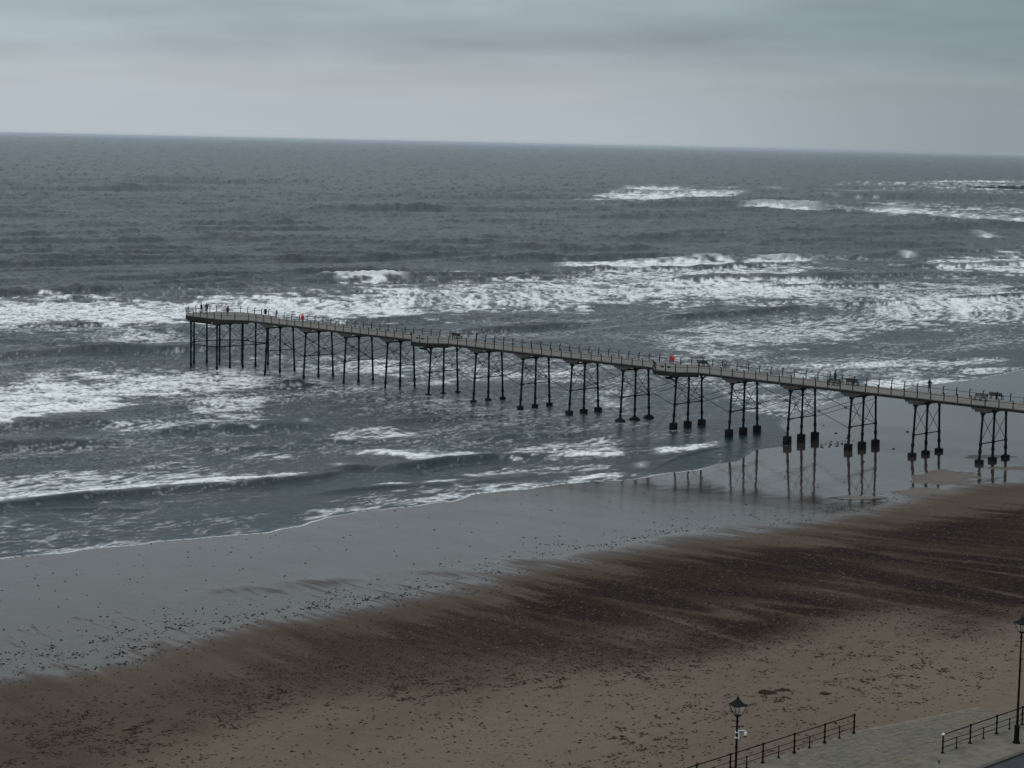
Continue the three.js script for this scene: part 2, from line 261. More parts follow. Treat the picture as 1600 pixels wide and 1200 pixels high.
{
  const cols = columns(1.55), rows = rowsOf(1.5, 735, [[8, .5], [70, .9], [330, .78], [9999, 1.25]]);
  const clearC = [.006, .017, .021], siltyC = [.014, .020, .021];
  // features sorted by column so that each vertex meets only those that reach it
  let lastA = NaN, fs = [], cs = [];
  const perCol = new Map();
  for (const a of cols) {
    const F = [], Cc = [];
    for (const f of foams) { if (a < f.lo || a > f.hi) continue; const [A, B, t] = cut(f, a), e = clamp(Math.min((a - f.lo), (f.hi - a)) / Math.max(.012, (f.hi - f.lo) * .12)); F.push([f, mix(A[1], B[1], t), mix(A[2], B[2], t), e]); }
    for (const c of crests) { if (a < c.lo - .01 || a > c.hi + .01) continue; const [A, B, t] = cut(c, a), e = sstep(-.01, Math.max(.008, (c.hi - c.lo) * .15), Math.min(a - c.lo, c.hi - a)); Cc.push([c, mix(A[1], B[1], t), mix(A[2], B[2], t) * e]); }
    perCol.set(a, [F, Cc]);
  }
  const g = surface(cols, rows, (a, Z, s, q, j) => {
    const dz = j < rows.length - 1 ? rows[j] - rows[j + 1] : 1, [F, Cc] = perCol.get(a);
    const v = vOf(Z), off = q - waterline(s);
    const shallow = sstep(0, 130, off);
    // swell running in with its crests along the shore, and chop across it
    let y = 0; const wq = q + 5 * noise(s / 60, q / 90);
    for (let k = 0; k < SW.length; k++) {
      const [L, A, st] = SW[k]; if (L < dz * 1.1) break;
      let n = noise(wq / L + k * 31.7, s / (L * st) + k * 11.3); n = n > 0 ? n * (.6 + .6 * n) * 1.3 : n * .75;
      y += A * n * (k < 2 ? .15 + .85 * sstep(10, 420, off) : .25 + .75 * sstep(0, 200, off)) * (1 + .9 * sstep(300, 1200, off));
    }
    y += Math.min(.36, .10 * dz) * noise(s / (Z * .0030) + Z * .31, q / (dz * 1.9)) * sstep(60, 330, off) * (1 - .5 * sstep(1200, 4000, Z));
    let cr = 0, face = 0;
    for (const [c, zc, k] of Cc) {
      const jig = zc + 1.6 * noise(s / 9, c.h * 50) * Math.min(1, c.h), d = (Z - jig) * .75, lf = Math.max(c.lf * (.5 + .5 * c.h), dz * .9), lb = Math.max(c.lb * (.4 + .6 * c.h), dz * 1.5);
      const hh = 1.45 * c.h * k * (.78 + .3 * noise(s / 14, c.h * 31) + .14 * noise(s / 3, 4));
      cr += hh * (d < 0 ? Math.exp(-(d * d) / (lf * lf)) : Math.exp(-(d * d) / (lb * lb))) - hh * .22 * Math.exp(-((d + 2.6 * lf) ** 2) / (lf * lf * 2.5));
    }
    y += cr * (1 + .12 * noise(s / 1.4, q / 1.4));
    // foam
    const w1 = noise(s / 7, q / 7), w2 = noise(s / 7 + 40, q / 7 - 12);
    let D = 0, S = 0;
    for (const [f, vb, vf, e] of F) {
      const W = vf - vb, jv = v + W * (.30 * w1 + .22 * noise(s / 2.4 + 9, q / 2.4) + .25 * noise(s / 19 + f.lo * 90, q / 19)), t = (jv - vb) / W;
      if (t < -.1 || t > 1.1) continue;
      const m = sstep(-.1, f.soft, t) * (1 - sstep(.82, 1.08, t)) * sstep(0, 1, e);
      D = 1 - (1 - D) * (1 - f.strength * m); S = Math.max(S, f.solid * m * (.75 + .5 * w2));
    }
    // thin scattered foam all through the surf
    D *= 1 - .7 * sstep(.3, .9, cr); if (off > 0 && off < 330 && cr < .5) D = 1 - (1 - D) * (1 - .30 * (1 - sstep(190, 330, off)) * (.7 + .7 * noise(s / 30, q / 22)) * sstep(0, 25, off) - .06);
    let foam = 0;
    if (D > .02) {
      const sx = s + 1.1 * w1 + .5 * noise(s / 1.7, q / 1.7), qx = q + 1.1 * w2 + .5 * noise(s / 1.7 + 5, q / 1.7 + 5), far = 1 + sstep(450, 1500, Z) * 5;
      const r1 = 1 - Math.abs(noise(sx / (6.0 * far), qx / (1.6 * far))) * 1.9, r2 = 1 - Math.abs(noise(sx / (2.2 * far) + 7, qx / (.75 * far) + 3)) * 1.9, b = .5 + .5 * noise(sx / (24 * far), qx / (6 * far));
      const fine = .5 + .5 * noise(s / (.8 * far), q / (.6 * far));
      const fwt = mix(.04, .2, D), L = clamp((1 - fwt) * (.40 * r1 + .31 * r2 + .29 * b) + fwt * fine);   // about uniform between .1 and .9
      const th = .98 - D * .78;
      foam = sstep(th - .24, th + .40, L) * (.40 + .62 * Math.min(1, D * 1.2)) * (.80 + .36 * fine);
      foam = Math.max(foam, clamp(S * 1.5) * (.8 + .25 * fine));
    }
    // white rim of the swash
    if (off >= 0 && off < 6) { const wl = .5 + .15 * noise(s / 2.2, 1.3), rim = (1 - sstep(wl * .4, wl, off)) * (.6 + .4 * sstep(-.5, .15, noise(s / 5, 8.8))) * (1 - .85 * sstep(206, 214, s) * (1 - sstep(252, 262, s))); foam = Math.max(foam, .6 * rim); }
    foam = clamp(foam);
    if (foam > .05) y += foam * (.04 + .24 * sstep(.55, 1, D)) * (.6 + .4 * noise(s / .8, q / .8));
    // over the sand the water thins out to a film
    const bl = beachLevel(s, q) + .012 + .035 * sstep(0, 5, off);
    const film = off < 60 ? bl : -9; y = Math.max(y * sstep(0, 22, off + 3), film); if (film > -9 && off < 14) y += .006 * noise(s / 1.1, q / .8) * sstep(.3, 3, off);
    if (off < 0) y = beachLevel(s, q) + .012 - Math.min(.35, -off * .25);
    const tn = clamp(.45 + .8 * fbm(s / 34, q / 17, 4, .55));   // cloudy streaks of stirred-up silt
    const w = clearC.map((d0, i) => mix(d0, siltyC[i], tn)), fw = [.77, .795, .805];
    return [y, mix(w[0], fw[0], foam), mix(w[1], fw[1], foam), mix(w[2], fw[2], foam)];
  }, (s, q) => q - waterline(s) > -1.6);
  { // short chop between the mesh rows tilts the surface
    const P = g.attributes.position, N = g.attributes.normal;
    for (let i = 0; i < P.count; i++) {
      const x = P.getX(i), Z = -P.getZ(i), s = toS(x, -Z), q = toQ(x, -Z), off = q - waterline(s), dz = Z * Z / (EYE * FOC), k = (.22 - .10 * sstep(800, 5000, Z)) * sstep(2, 60, off), l = Z / FOC;
      if (k <= 0) continue;
      const a = noise(x / (l * 6) + Z * .37, Z / (dz * 1.5)) + .55 * noise(x / (l * 18) + 50, Z / (dz * 3.0)) + .6 * noise(x / (l * 3.4) - Z * .21, Z / (dz * 1.2) + 9);
      const nx = N.getX(i) + k * .4 * noise(x / (l * 9) + 31, Z / (dz * 1.7) + 5), ny = N.getY(i), nz = N.getZ(i) + k * a, L = Math.hypot(nx, ny, nz); N.setXYZ(i, nx / L, ny / L, nz / L);
    }
  }
  // wind ripples too small for the mesh, as a normal map that tiles every 24 m by 17 m
  const NR = 512, hgt = new Float32Array(NR * NR);
  for (let j = 0; j < NR; j++) for (let i = 0; i < NR; i++) {
    const u = i / NR, v = j / NR, P = (n, k) => { const f = (x, y) => noise(x * n + k, y * n * .8 + k * 2.3); return f(u, v) * (1 - u) * (1 - v) + f(u - 1, v) * u * (1 - v) + f(u, v - 1) * (1 - u) * v + f(u - 1, v - 1) * u * v; };
    hgt[j * NR + i] = .17 * P(9, 3) + .10 * P(19, 8) + .055 * P(41, 1) + .03 * P(83, 4);
  }
  const ripple = texture(NR, (u, v) => {
    const i = Math.round(u * NR), j = Math.round(v * NR), at = (x, y) => hgt[((y + NR) % NR) * NR + (x + NR) % NR];
    const dx = (at(i + 1, j) - at(i - 1, j)) / (2 * 24 / NR), dy = (at(i, j + 1) - at(i, j - 1)) / (2 * 17 / NR), L = Math.hypot(dx, dy, 1);
    return [.5 - .5 * dx / L, .5 - .5 * dy / L, .5 + .5 / L];
  });
  ripple.repeat.set(1 / 24, 1 / 17);
  const water = new THREE.MeshPhysicalMaterial({ color: 0xffffff, vertexColors: true, roughness: .29, ior: 1.33, normalMap: ripple, normalScale: new THREE.Vector2(.3, .3), specularIntensity: .5 });
  tag(mesh('sea', g, water), null, null, null, 'structure');
}
//#BEACH
// ---------------------------------------------------------------- the beach
const L2 = beachLine([[-80, 1085], [0, 1066], [100, 1050], [200, 1030], [280, 1006], [375, 985], [480, 965], [600, 942], [700, 925], [820, 893], [900, 876], [1000, 858], [1100, 840], [1200, 828], [1300, 810], [1400, 787], [1450, 771], [1520, 760], [1600, 750], [1700, 735]]);
const ridgeA = beachLine([[0, 985], [100, 962], [200, 947], [300, 928], [400, 911], [560, 898], [700, 887], [800, 878], [900, 866]]);
const ridgeB = beachLine([[0, 990], [100, 966], [200, 953], [300, 938], [400, 925], [560, 912], [700, 905], [800, 896], [900, 880]]);
const gravelTop = beachLine([[100, 1100], [330, 1040], [450, 990], [600, 965], [750, 930], [900, 893], [1000, 873], [1200, 850], [1400, 812], [1600, 782], [1700, 770]]);
const gravelBase = beachLine([[100, 1110], [330, 1090], [500, 1068], [700, 1050], [900, 1036], [1100, 1012], [1300, 990], [1500, 968], [1600, 957], [1750, 940]]);
const wrackA = beachLine([[-60, 1195], [0, 1176], [250, 1130], [450, 1085], [650, 1070], [900, 1060], [1200, 1035], [1600, 985]]);
const wrackB = beachLine([[700, 1260], [850, 1195], [1000, 1165], [1100, 1145], [1200, 1112], [1350, 1075], [1480, 1055], [1600, 1035]]);
const banks = [[1478, 746, 62, 13], [1545, 714, 42, 4], [1590, 732, 60, 3.5], [1450, 768, 60, 6], [1340, 777, 50, 3]].map(([x, y, rx, ry]) => { const c = onBeach(x, y), e = onBeach(x + rx, y), k = onBeach(x, y + ry); return { c, e: [e[0] - c[0], e[1] - c[1]], k: [k[0] - c[0], k[1] - c[1]] }; });
function bankAt(s, q) {
  let m = 0; const w = .35 * noise(s / 3, q / 3) + .2 * noise(s / 1.1, q / 1.1);
  for (const { c, e, k } of banks) { const det = e[0] * k[1] - e[1] * k[0], ds = s - c[0], dq = q - c[1], u = (ds * k[1] - dq * k[0]) / det, v = (e[0] * dq - e[1] * ds) / det; m = Math.max(m, 1 - sstep(.5, 1.15, Math.hypot(u, v) + w)); }
  return m;
}
// one description of the sand: wetness 0..1, gravel 0..1, damp 0..1
function sandAt(s, q) {
  const lean = mix(.17, -.12, sstep(112, 190, s)), ss = s - lean * (q - 140) + .7 * noise(s / 9, q / 16);   // run-off lines cross the beach
  const streak = fbm(ss * .36, q * .05 + 3.3, 4, .6), fineStreak = .6 * noise(ss * 1.5, q * .16 + 8) + .5 * noise(ss * 3.1 + 4, q * .30 + 2);
  const rill = sstep(.45, 1, 1 - Math.abs(noise(ss / 5.2, q * .022 + 1.7)) * 4.2 + .25 * fineStreak) * clamp(.75 + .6 * noise(s / 14, q / 9));
  const l2 = L2(s), rA = ridgeA(s), rB = ridgeB(s), inl = l2 - q; // landward of the wet strip: positive
  let wet = 1 - sstep(-3.6, 3.2, inl + 2.6 * streak + 1.7 * fineStreak);
  const left = 1 - sstep(150, 178, s);
  const ridge = sstep(0, 1, 1 - Math.abs((q - (rA + rB) / 2) / (Math.max(1.2, rA - rB) * 1.1) + .7 * streak + .3 * fineStreak)) * sstep(104, 116, s) * (1 - sstep(168, 185, s)) * clamp(.55 + .7 * noise(s / 5, 2.2) + .5 * fineStreak);
  const between = q < rB && inl < 0 && left > 0 ? left : 0; // streaky half-wet strip behind the low ridge
  wet *= 1 - clamp(ridge * .8);
  wet *= 1 - between * clamp(.04 + .85 * sstep(-.02, .5, streak * .45 + .85 * fineStreak - .1));
  const bank = bankAt(s, q); wet *= 1 - bank;
  const gt = gravelTop(s), gb = gravelBase(s), mid = sstep(0, 7, gt - q + 7 * streak + 2.5 * fineStreak) * (1 - sstep(-9, 5, gb - q + 8 * noise(s / 22, q / 12) - 2));
  const strength = sstep(96, 132, s);
  const gravel = clamp((1 - .45 * rill) * mid * (.35 + .65 * strength) * clamp(1.0 + .5 * noise(s / 9, q / 16) + .45 * streak + .2 * fineStreak));
  const damp = clamp((1 - sstep(16, 34, inl + 7 * noise(s / 18, q / 9))));
  return { wet, gravel, damp, streak, fineStreak, ridge: clamp(ridge), bank, inl };
}
{
  const cols = columns(1.6), rows = rowsOf(270, 1240, [[9999, 1.6]]);
  const dry = [.113, .091, .070], dampC = [.060, .044, .034], gravC = [.0190, .0128, .0088], wetC = [.038, .030, .025];
  const g = surface(cols, rows, (a, Z, s, q) => {
    const k = sandAt(s, q), y0 = beachLevel(s, q);
    const lump = fbm(s / 1.3, q / 1.3, 3), fine = noise(s / .22, q / .25), broad = noise(s / 26, q / 14);
    const dryness = clamp((1 - k.wet) * (1 - k.damp * .8));
    let y = y0 + mix(.002, .0048, sstep(188, 206, s)) * noise(s / 1.1, q / 1.1) + .003 * noise(s / 2.6, q / 1.4) + (1 - k.wet) * (.018 * lump + .006 * fine + .03 * k.streak) + dryness * (.03 * lump + .03 * noise(s / .7, q / .7)) + k.ridge * .05 + k.bank * .05 + k.gravel * .015 * fine;
    const c = [0, 1, 2].map(i => {
      let v = mix(dry[i], dampC[i], clamp(k.damp * (.85 + .3 * k.streak)));
      v *= 1 + .14 * broad + .10 * lump + .07 * fine;
      v = mix(v, gravC[i] * (1 + .45 * fine + .25 * k.fineStreak + .2 * k.streak), k.gravel);
      v = mix(v, dampC[i] * (.72 + .15 * k.fineStreak), k.ridge * .9);
      v = mix(v, [.092, .075, .060][i] * (1 + .1 * lump), k.bank);
      return Math.max(.012, mix(v, wetC[i] * (1 + .06 * lump + .10 * broad), k.wet));
    });
    return [y, c[0], c[1], c[2]];
  }, (s, q) => q > 60 && q - waterline(s) < 26);
  // gloss of the wet film, laid out in metres along and across the shore
  const S0 = 40, S1 = 420, Q0 = 60, Q1 = 235, N = 2048, d = new Uint8Array(N * N * 4);
  for (let j = 0; j < N; j++) for (let i = 0; i < N; i++) {
    const s = S0 + (S1 - S0) * (i + .5) / N, q = Q0 + (Q1 - Q0) * (j + .5) / N; let r = .95;
    if (q < 222 && q > 96) {
      const l2 = L2(s);
      if (q > l2 - 32) { const k = sandAt(s, q), pool = sstep(176, 204, s); r = mix(mix(mix(.92, .84, k.damp), .50, 1 - sstep(-1, 6.5, k.inl + 2 * k.streak)), mix(.14, .06, pool), sstep(.15, .85, k.wet)); r += k.wet * .05 * noise(s / 4, q / 9) * (1 - pool); }
    }
    const o = (j * N + i) * 4; d[o] = d[o + 1] = d[o + 2] = clamp(r) * 255; d[o + 3] = mix(255, 4, sstep(.3, .75, r));
  }
  const gloss = new THREE.DataTexture(d, N, N); gloss.magFilter = THREE.LinearFilter; gloss.minFilter = THREE.LinearFilter; gloss.wrapS = gloss.wrapT = THREE.ClampToEdgeWrapping; gloss.needsUpdate = true;
  gloss.repeat.set(1 / (S1 - S0), 1 / (Q1 - Q0)); gloss.offset.set(-S0 / (S1 - S0), -Q0 / (Q1 - Q0));
  const sand = new THREE.MeshPhysicalMaterial({ color: 0xffffff, vertexColors: true, roughness: 1, roughnessMap: gloss, specularIntensity: 1, specularIntensityMap: gloss, ior: 1.36 });
  tag(mesh('beach_sand', g, sand), null, null, null, 'structure');
}
// pebbles, shingle and weed: far too many to count
function blob(seed, flat, n = 1) { const g = new THREE.IcosahedronGeometry(1, n), r = rng(seed), p = g.attributes.position, key = {}; for (let i = 0; i < p.count; i++) { const id = [p.getX(i), p.getY(i), p.getZ(i)].map(x => x.toFixed(3)).join(); const k = key[id] ??= .68 + .55 * r(); p.setXYZ(i, p.getX(i) * k, p.getY(i) * k * flat, p.getZ(i) * k); } g.computeVertexNormals(); return g; }
function scatter(name, label, category, geo, mat, count, seed, place) { // place(r) -> null | [s, q, size, colour]
  const r = rng(seed), M = new THREE.Matrix4(), Q = new THREE.Quaternion(), list = [];
  for (let k = 0, tries = 0; k < count && tries < count * 40; tries++) {
    const p = place(r); if (!p) continue; k++;
    const [x, z] = fromSQ(p[0], p[1]); Q.setFromEuler(new THREE.Euler((r() - .5) * .5, r() * 6.3, (r() - .5) * .5));
    const w = p[2] * (.7 + .7 * r()), l = p[2] * (.7 + .9 * r());
    list.push([M.clone().compose(V(x, beachLevel(p[0], p[1]) + p[2] * .12, z), Q, V(w, p[2] * .7, l)), p[3]]);
  }
  const im = new THREE.InstancedMesh(geo, mat, list.length); list.forEach(([m, c], i) => { im.setMatrixAt(i, m); im.setColorAt(i, c); });
  im.name = numbered(name); im.castShadow = im.receiveShadow = true; scene.add(im); return tag(im, label, category, null, 'stuff');
}
// s, q of a random spot in the view of the beach
function spot(r, y0, y1) { return onBeach(-40 + 1680 * r(), y0 + (y1 - y0) * r()); }
const stoneMat = std(0xffffff, .75), weedMat = std(0xffffff, .8);
const pebbleTones = [[.017, .0125, .010], [.025, .018, .013], [.014, .011, .010], [.031, .023, .017], [.045, .036, .026], [.10, .085, .07], [.075, .052, .026], [.010, .009, .009]];
const tone = r => { const t = pebbleTones[Math.min(7, Math.floor(Math.pow(r(), 1.3) * 8))]; return lin(t[0], t[1], t[2]); };
scatter('shingle', 'dark shingle and pebbles lying in cross-shore streaks over the middle beach', 'shingle', blob(5, .6, 0), stoneMat, 42000, 11, r => {
  const p = spot(r, 780, 1100), k = sandAt(...p); if (r() > k.gravel * 1.15) return null; return [p[0], p[1], .03 + .075 * r() * r(), tone(r)];
});
scatter('pebbles', 'small dark pebbles strewn along the edge of the wet sand', 'pebbles', blob(9, .6, 0), stoneMat, 6000, 12, r => {
  const p = spot(r, 770, 1100), k = sandAt(...p), d = Math.exp(-(((k.inl + 2.5) / 5) ** 2)) * (.35 + .65 * sstep(0, .4, noise(p[0] / 7, p[1] / 4))) * sstep(-.3, .4, noise(p[0] / 2.6, p[1] / 1.8)) + .012; if (r() > d) return null; return [p[0], p[1], .03 + .075 * Math.pow(r(), 3), lin(.022, .019, .017)];
});
const weedTone = r => { const k = .6 + .9 * r(); return r() < .012 ? lin(.10, .075, .03) : lin(.027 * k, .020 * k, .013 * k); };
const weedPlace = (dens) => r => {
  const p = spot(r, 985, 1225), [s, q] = p; if (q < 73) return null;
  const clump = sstep(-.1, .5, fbm(s / 2.2, q / 1.6, 3) + .35 * noise(s / 9, q / 7));
  let d = dens * clump * (Math.exp(-(((q - wrackA(s)) / 6.5) ** 2)) * (1 - .85 * sstep(118, 150, s)) + .85 * Math.exp(-(((q - wrackB(s)) / 4.0) ** 2)) * sstep(88, 96, s)) + .05 * (1 - sstep(0, 8, q - gravelBase(s)));
  if (r() > d) return null; return [s, q, .022 + .075 * Math.pow(r(), 2.2), weedTone(r)];
};
scatter('seaweed_wrack', 'dark brown scraps of seaweed strewn in drifts over the dry sand', 'seaweed', blob(21, .38, 1), weedMat, 15000, 13, weedPlace(1));
scatter('driftwood_bits', 'thin dark twigs and stalks strewn over the dry sand', 'driftwood', (() => { const g = blob(33, .35, 0); g.scale(1.7, .8, .55); return g; })(), weedMat, 2600, 14, weedPlace(.8));
//#PROM
// ---------------------------------------------------------------- promenade, slipway, road
const SHORE = Math.atan2(-NZ, NX), PROM = 4;
function shoreBox(s0, s1, y0, y1, q0, q1) { const g = box(s0, s1, y0, y1, -q1, -q0); metreUV(g); g.rotateY(SHORE); return g; }
function metreUV(g) { const p = g.attributes.position, n = g.attributes.normal, u = g.attributes.uv; for (let i = 0; i < p.count; i++) { const ax = Math.abs(n.getX(i)), ay = Math.abs(n.getY(i)), az = Math.abs(n.getZ(i)); if (ay > .6) u.setXY(i, p.getX(i), p.getZ(i)); else if (az > ax) u.setXY(i, p.getX(i), p.getY(i)); else u.setXY(i, p.getZ(i), p.getY(i)); } }
function mottle(base, tile, amp, sp, seed) { // blotchy mineral surface, tile in metres
  const t = texture(512, (u, v) => {
    const P = (n, k) => { const f = (x, y) => noise(x * n + seed + k, y * n + seed * 2); return f(u, v) * (1 - u) * (1 - v) + f(u - 1, v) * u * (1 - v) + f(u, v - 1) * (1 - u) * v + f(u - 1, v - 1) * u * v; };
    const m = 1 + amp * (P(3, 0) + .8 * P(9, 5) + .5 * P(27, 9)) + sp * P(90, 3), w = .06 * P(5, 20);
    return base.map((c, i) => Math.pow(clamp(c * m * (1 + w * (1 - i))), 1 / 2.2));
  }, true); t.repeat.set(1 / tile, 1 / tile); return t;
}
const concrete = std(0xffffff, .85, 0, { map: mottle([.118, .106, .087], 5, .34, .25, 3) });
const asphalt = std(0xffffff, .55, 0, { map: mottle([.032, .034, .037], 4, .3, .3, 11) });
const kerbStone = std(0xffffff, .8, 0, { map: mottle([.07, .066, .06], 2, .25, .2, 19) });
const mortar = std(0xffffff, .9, 0, { map: mottle([.136, .120, .096], 2, .3, .2, 23) });
{
  const P = mergeGeometries([shoreBox(10, 99.9, -1, PROM, 63.1, 72.62), shoreBox(99.9, 190, -1, PROM, 63.1, 66.35)]);
  tag(mesh('promenade', P, concrete), null, null, null, 'structure');
  const k = mesh('kerb', shoreBox(10, 190, 2, PROM - .012, 62.85, 63.1), kerbStone); tag(k, null, null, null, 'structure');
  tag(mesh('road', shoreBox(10, 190, 2, PROM - .13, 46, 62.85), asphalt), null, null, null, 'structure');
  // grassy bank below the viewpoint
  const b = new THREE.PlaneGeometry(200, 70, 40, 24), p = b.attributes.position;
  for (let i = 0; i < p.count; i++) { const s = p.getX(i) + 95, t = (p.getY(i) + 35) / 70, q = 46.4 - t * 74, [x, z] = fromSQ(s, q), d = Math.hypot(x, z); p.setXYZ(i, x, Math.max(2, Math.min(PROM - .2 + t * 36, 37.5) - (d < 25 ? 0 : 0) + .6 * fbm(s / 6, q / 6, 3) - .6), z); }
  b.computeVertexNormals(); tag(mesh('grass_bank', b, std(lin(.05, .065, .03), .95)), null, null, null, 'structure');
}
// slipway running down beside the wall, paved with stone setts
const slipY = s => PROM - .05 - Math.max(0, s - 108.8) * .077;
{
  const slab = shoreBox(108.8, 150, -1, PROM - .13, 66.35, 72.55), level = shoreBox(99.9, 108.8, -1, PROM - .060, 66.35, 72.55), sp = slab.attributes.position;
  for (let i = 0; i < sp.count; i++) if (sp.getY(i) > 1) { const s = toS(sp.getX(i), sp.getZ(i)); sp.setY(i, slipY(s) - .010); }
  slab.computeVertexNormals();
  const slip = tag(mesh('slipway', mergeGeometries([slab, level]), mortar), null, null, null, 'structure');
  const forms = [0, 1, 2].map(k => { const g = new THREE.BoxGeometry(.94 - .05 * k, .12, .57, 1, 1, 1), p = g.attributes.position, r = rng(50 + k), off = {}; for (let i = 0; i < p.count; i++) { const id = [p.getX(i) > 0, p.getZ(i) > 0].join(), o = off[id] ??= [(r() - .5) * .07, (r() - .5) * .06]; const top = p.getY(i) > 0 ? .985 : 1; p.setX(i, p.getX(i) * top + o[0]); p.setZ(i, p.getZ(i) * top + o[1]); } metreUV(g); g.computeVertexNormals(); return g; });
  const tones = [[.115, .101, .080], [.104, .096, .082], [.122, .105, .081], [.108, .098, .079]].map((c, i) => std(0xffffff, .85, 0, { map: mottle(c, 1.7, .3, .25, 31 + i * 7) }));
  const r = rng(91), rest = []; let n = 0;
  for (let s = 100.4; s < 131; s += .97) for (let q = 66.66, k = 0; q < 72.4; q += .585, k++) {
    const ss = s + (k % 2) * .45 + (r() - .5) * .05, [x, z] = fromSQ(ss, q + (r() - .5) * .03), y = slipY(ss) - .062 + r() * .010, f = forms[Math.floor(r() * 3)], m = tones[Math.floor(Math.pow(r(), 1.3) * 4)], turn = SHORE + (r() < .5 ? Math.PI : 0) + (r() - .5) * .05;
    if (n < 300) { const o = part('sett', f, m, slip); o.position.set(x, y, z); o.rotation.set((r() - .5) * .02, turn, -.077 * Math.cos(turn - SHORE) * (ss > 108.8 ? 1 : 0), 'YXZ'); n++; }
    else { const g = f.clone(); g.rotateY(turn); g.translate(x, y, z); rest.push(g); }
  }
  if (rest.length) tag(part('setts', mergeGeometries(rest), tones[1], slip), null, null, null, 'stuff');
}
// cast-iron railings along the promenade edge
const iron = std(lin(.004, .0048, .0052), .6), ironDull = std(lin(.012, .012, .0125), .75);
const lathe = (pts, seg = 10) => new THREE.LatheGeometry(pts.map(p => new THREE.Vector2(p[0], p[1])), seg);
const postG = lathe([[.0, 0], [.13, 0], [.13, .03], [.07, .09], [.052, .14], [.05, .3], [.075, .33], [.075, .38], [.05, .41], [.048, .66], [.078, .69], [.078, .75], [.05, .78], [.045, 1.06], [.075, 1.09], [.088, 1.14], [.075, 1.19], [.035, 1.22], [.0, 1.235]], 10);
const shortG = lathe([[0, 0], [.10, 0], [.10, .025], [.045, .08], [.036, .12], [.036, .3], [.055, .33], [.055, .37], [.036, .4], [.034, .62], [.055, .65], [.055, .7], [.03, .73], [0, .735]], 8);
function railing(s0, s1, q, label, whiteEnd) {
  const [x0, z0] = fromSQ(s0, q), g = thing('railing', label, 'railing', [x0, PROM, z0], 'iron railings on the promenade'), n = Math.round(Math.abs(s1 - s0) / 3.1), dir = Math.sign(s1 - s0), L = Math.abs(s1 - s0); g.rotation.y = SHORE;
  for (let k = 0; k <= n; k++) { const x = dir * L * k / n; const p = part('post', postG, iron, g); p.position.x = x; if (k < n) { const t = part('short_post', shortG, iron, g); t.position.x = dir * L * (k + .5) / n; } }
  part('top_rail', rod([0, 1.14, 0], [dir * L, 1.14, 0], .036), iron, g); part('middle_rail', rod([0, .68, 0], [dir * L, .68, 0], .02), iron, g); part('lower_rail', rod([0, .35, 0], [dir * L, .35, 0], .02), iron, g);
  if (whiteEnd) { const c = part('white_cap', lathe([[.0, 1.24], [.05, 1.235], [.093, 1.19], [.098, 1.14], [.09, 1.12]], 10), std(lin(.6, .62, .64), .6), g); c.userData.label = 'white top of the end post'; }
}
railing(107.9, 76.6, 72.3, 'black iron railing along the sand edge of the promenade ending at the slipway head');
railing(108.2, 136.1, 66.1, 'black iron railing between slipway and promenade with a white-topped end post', true);
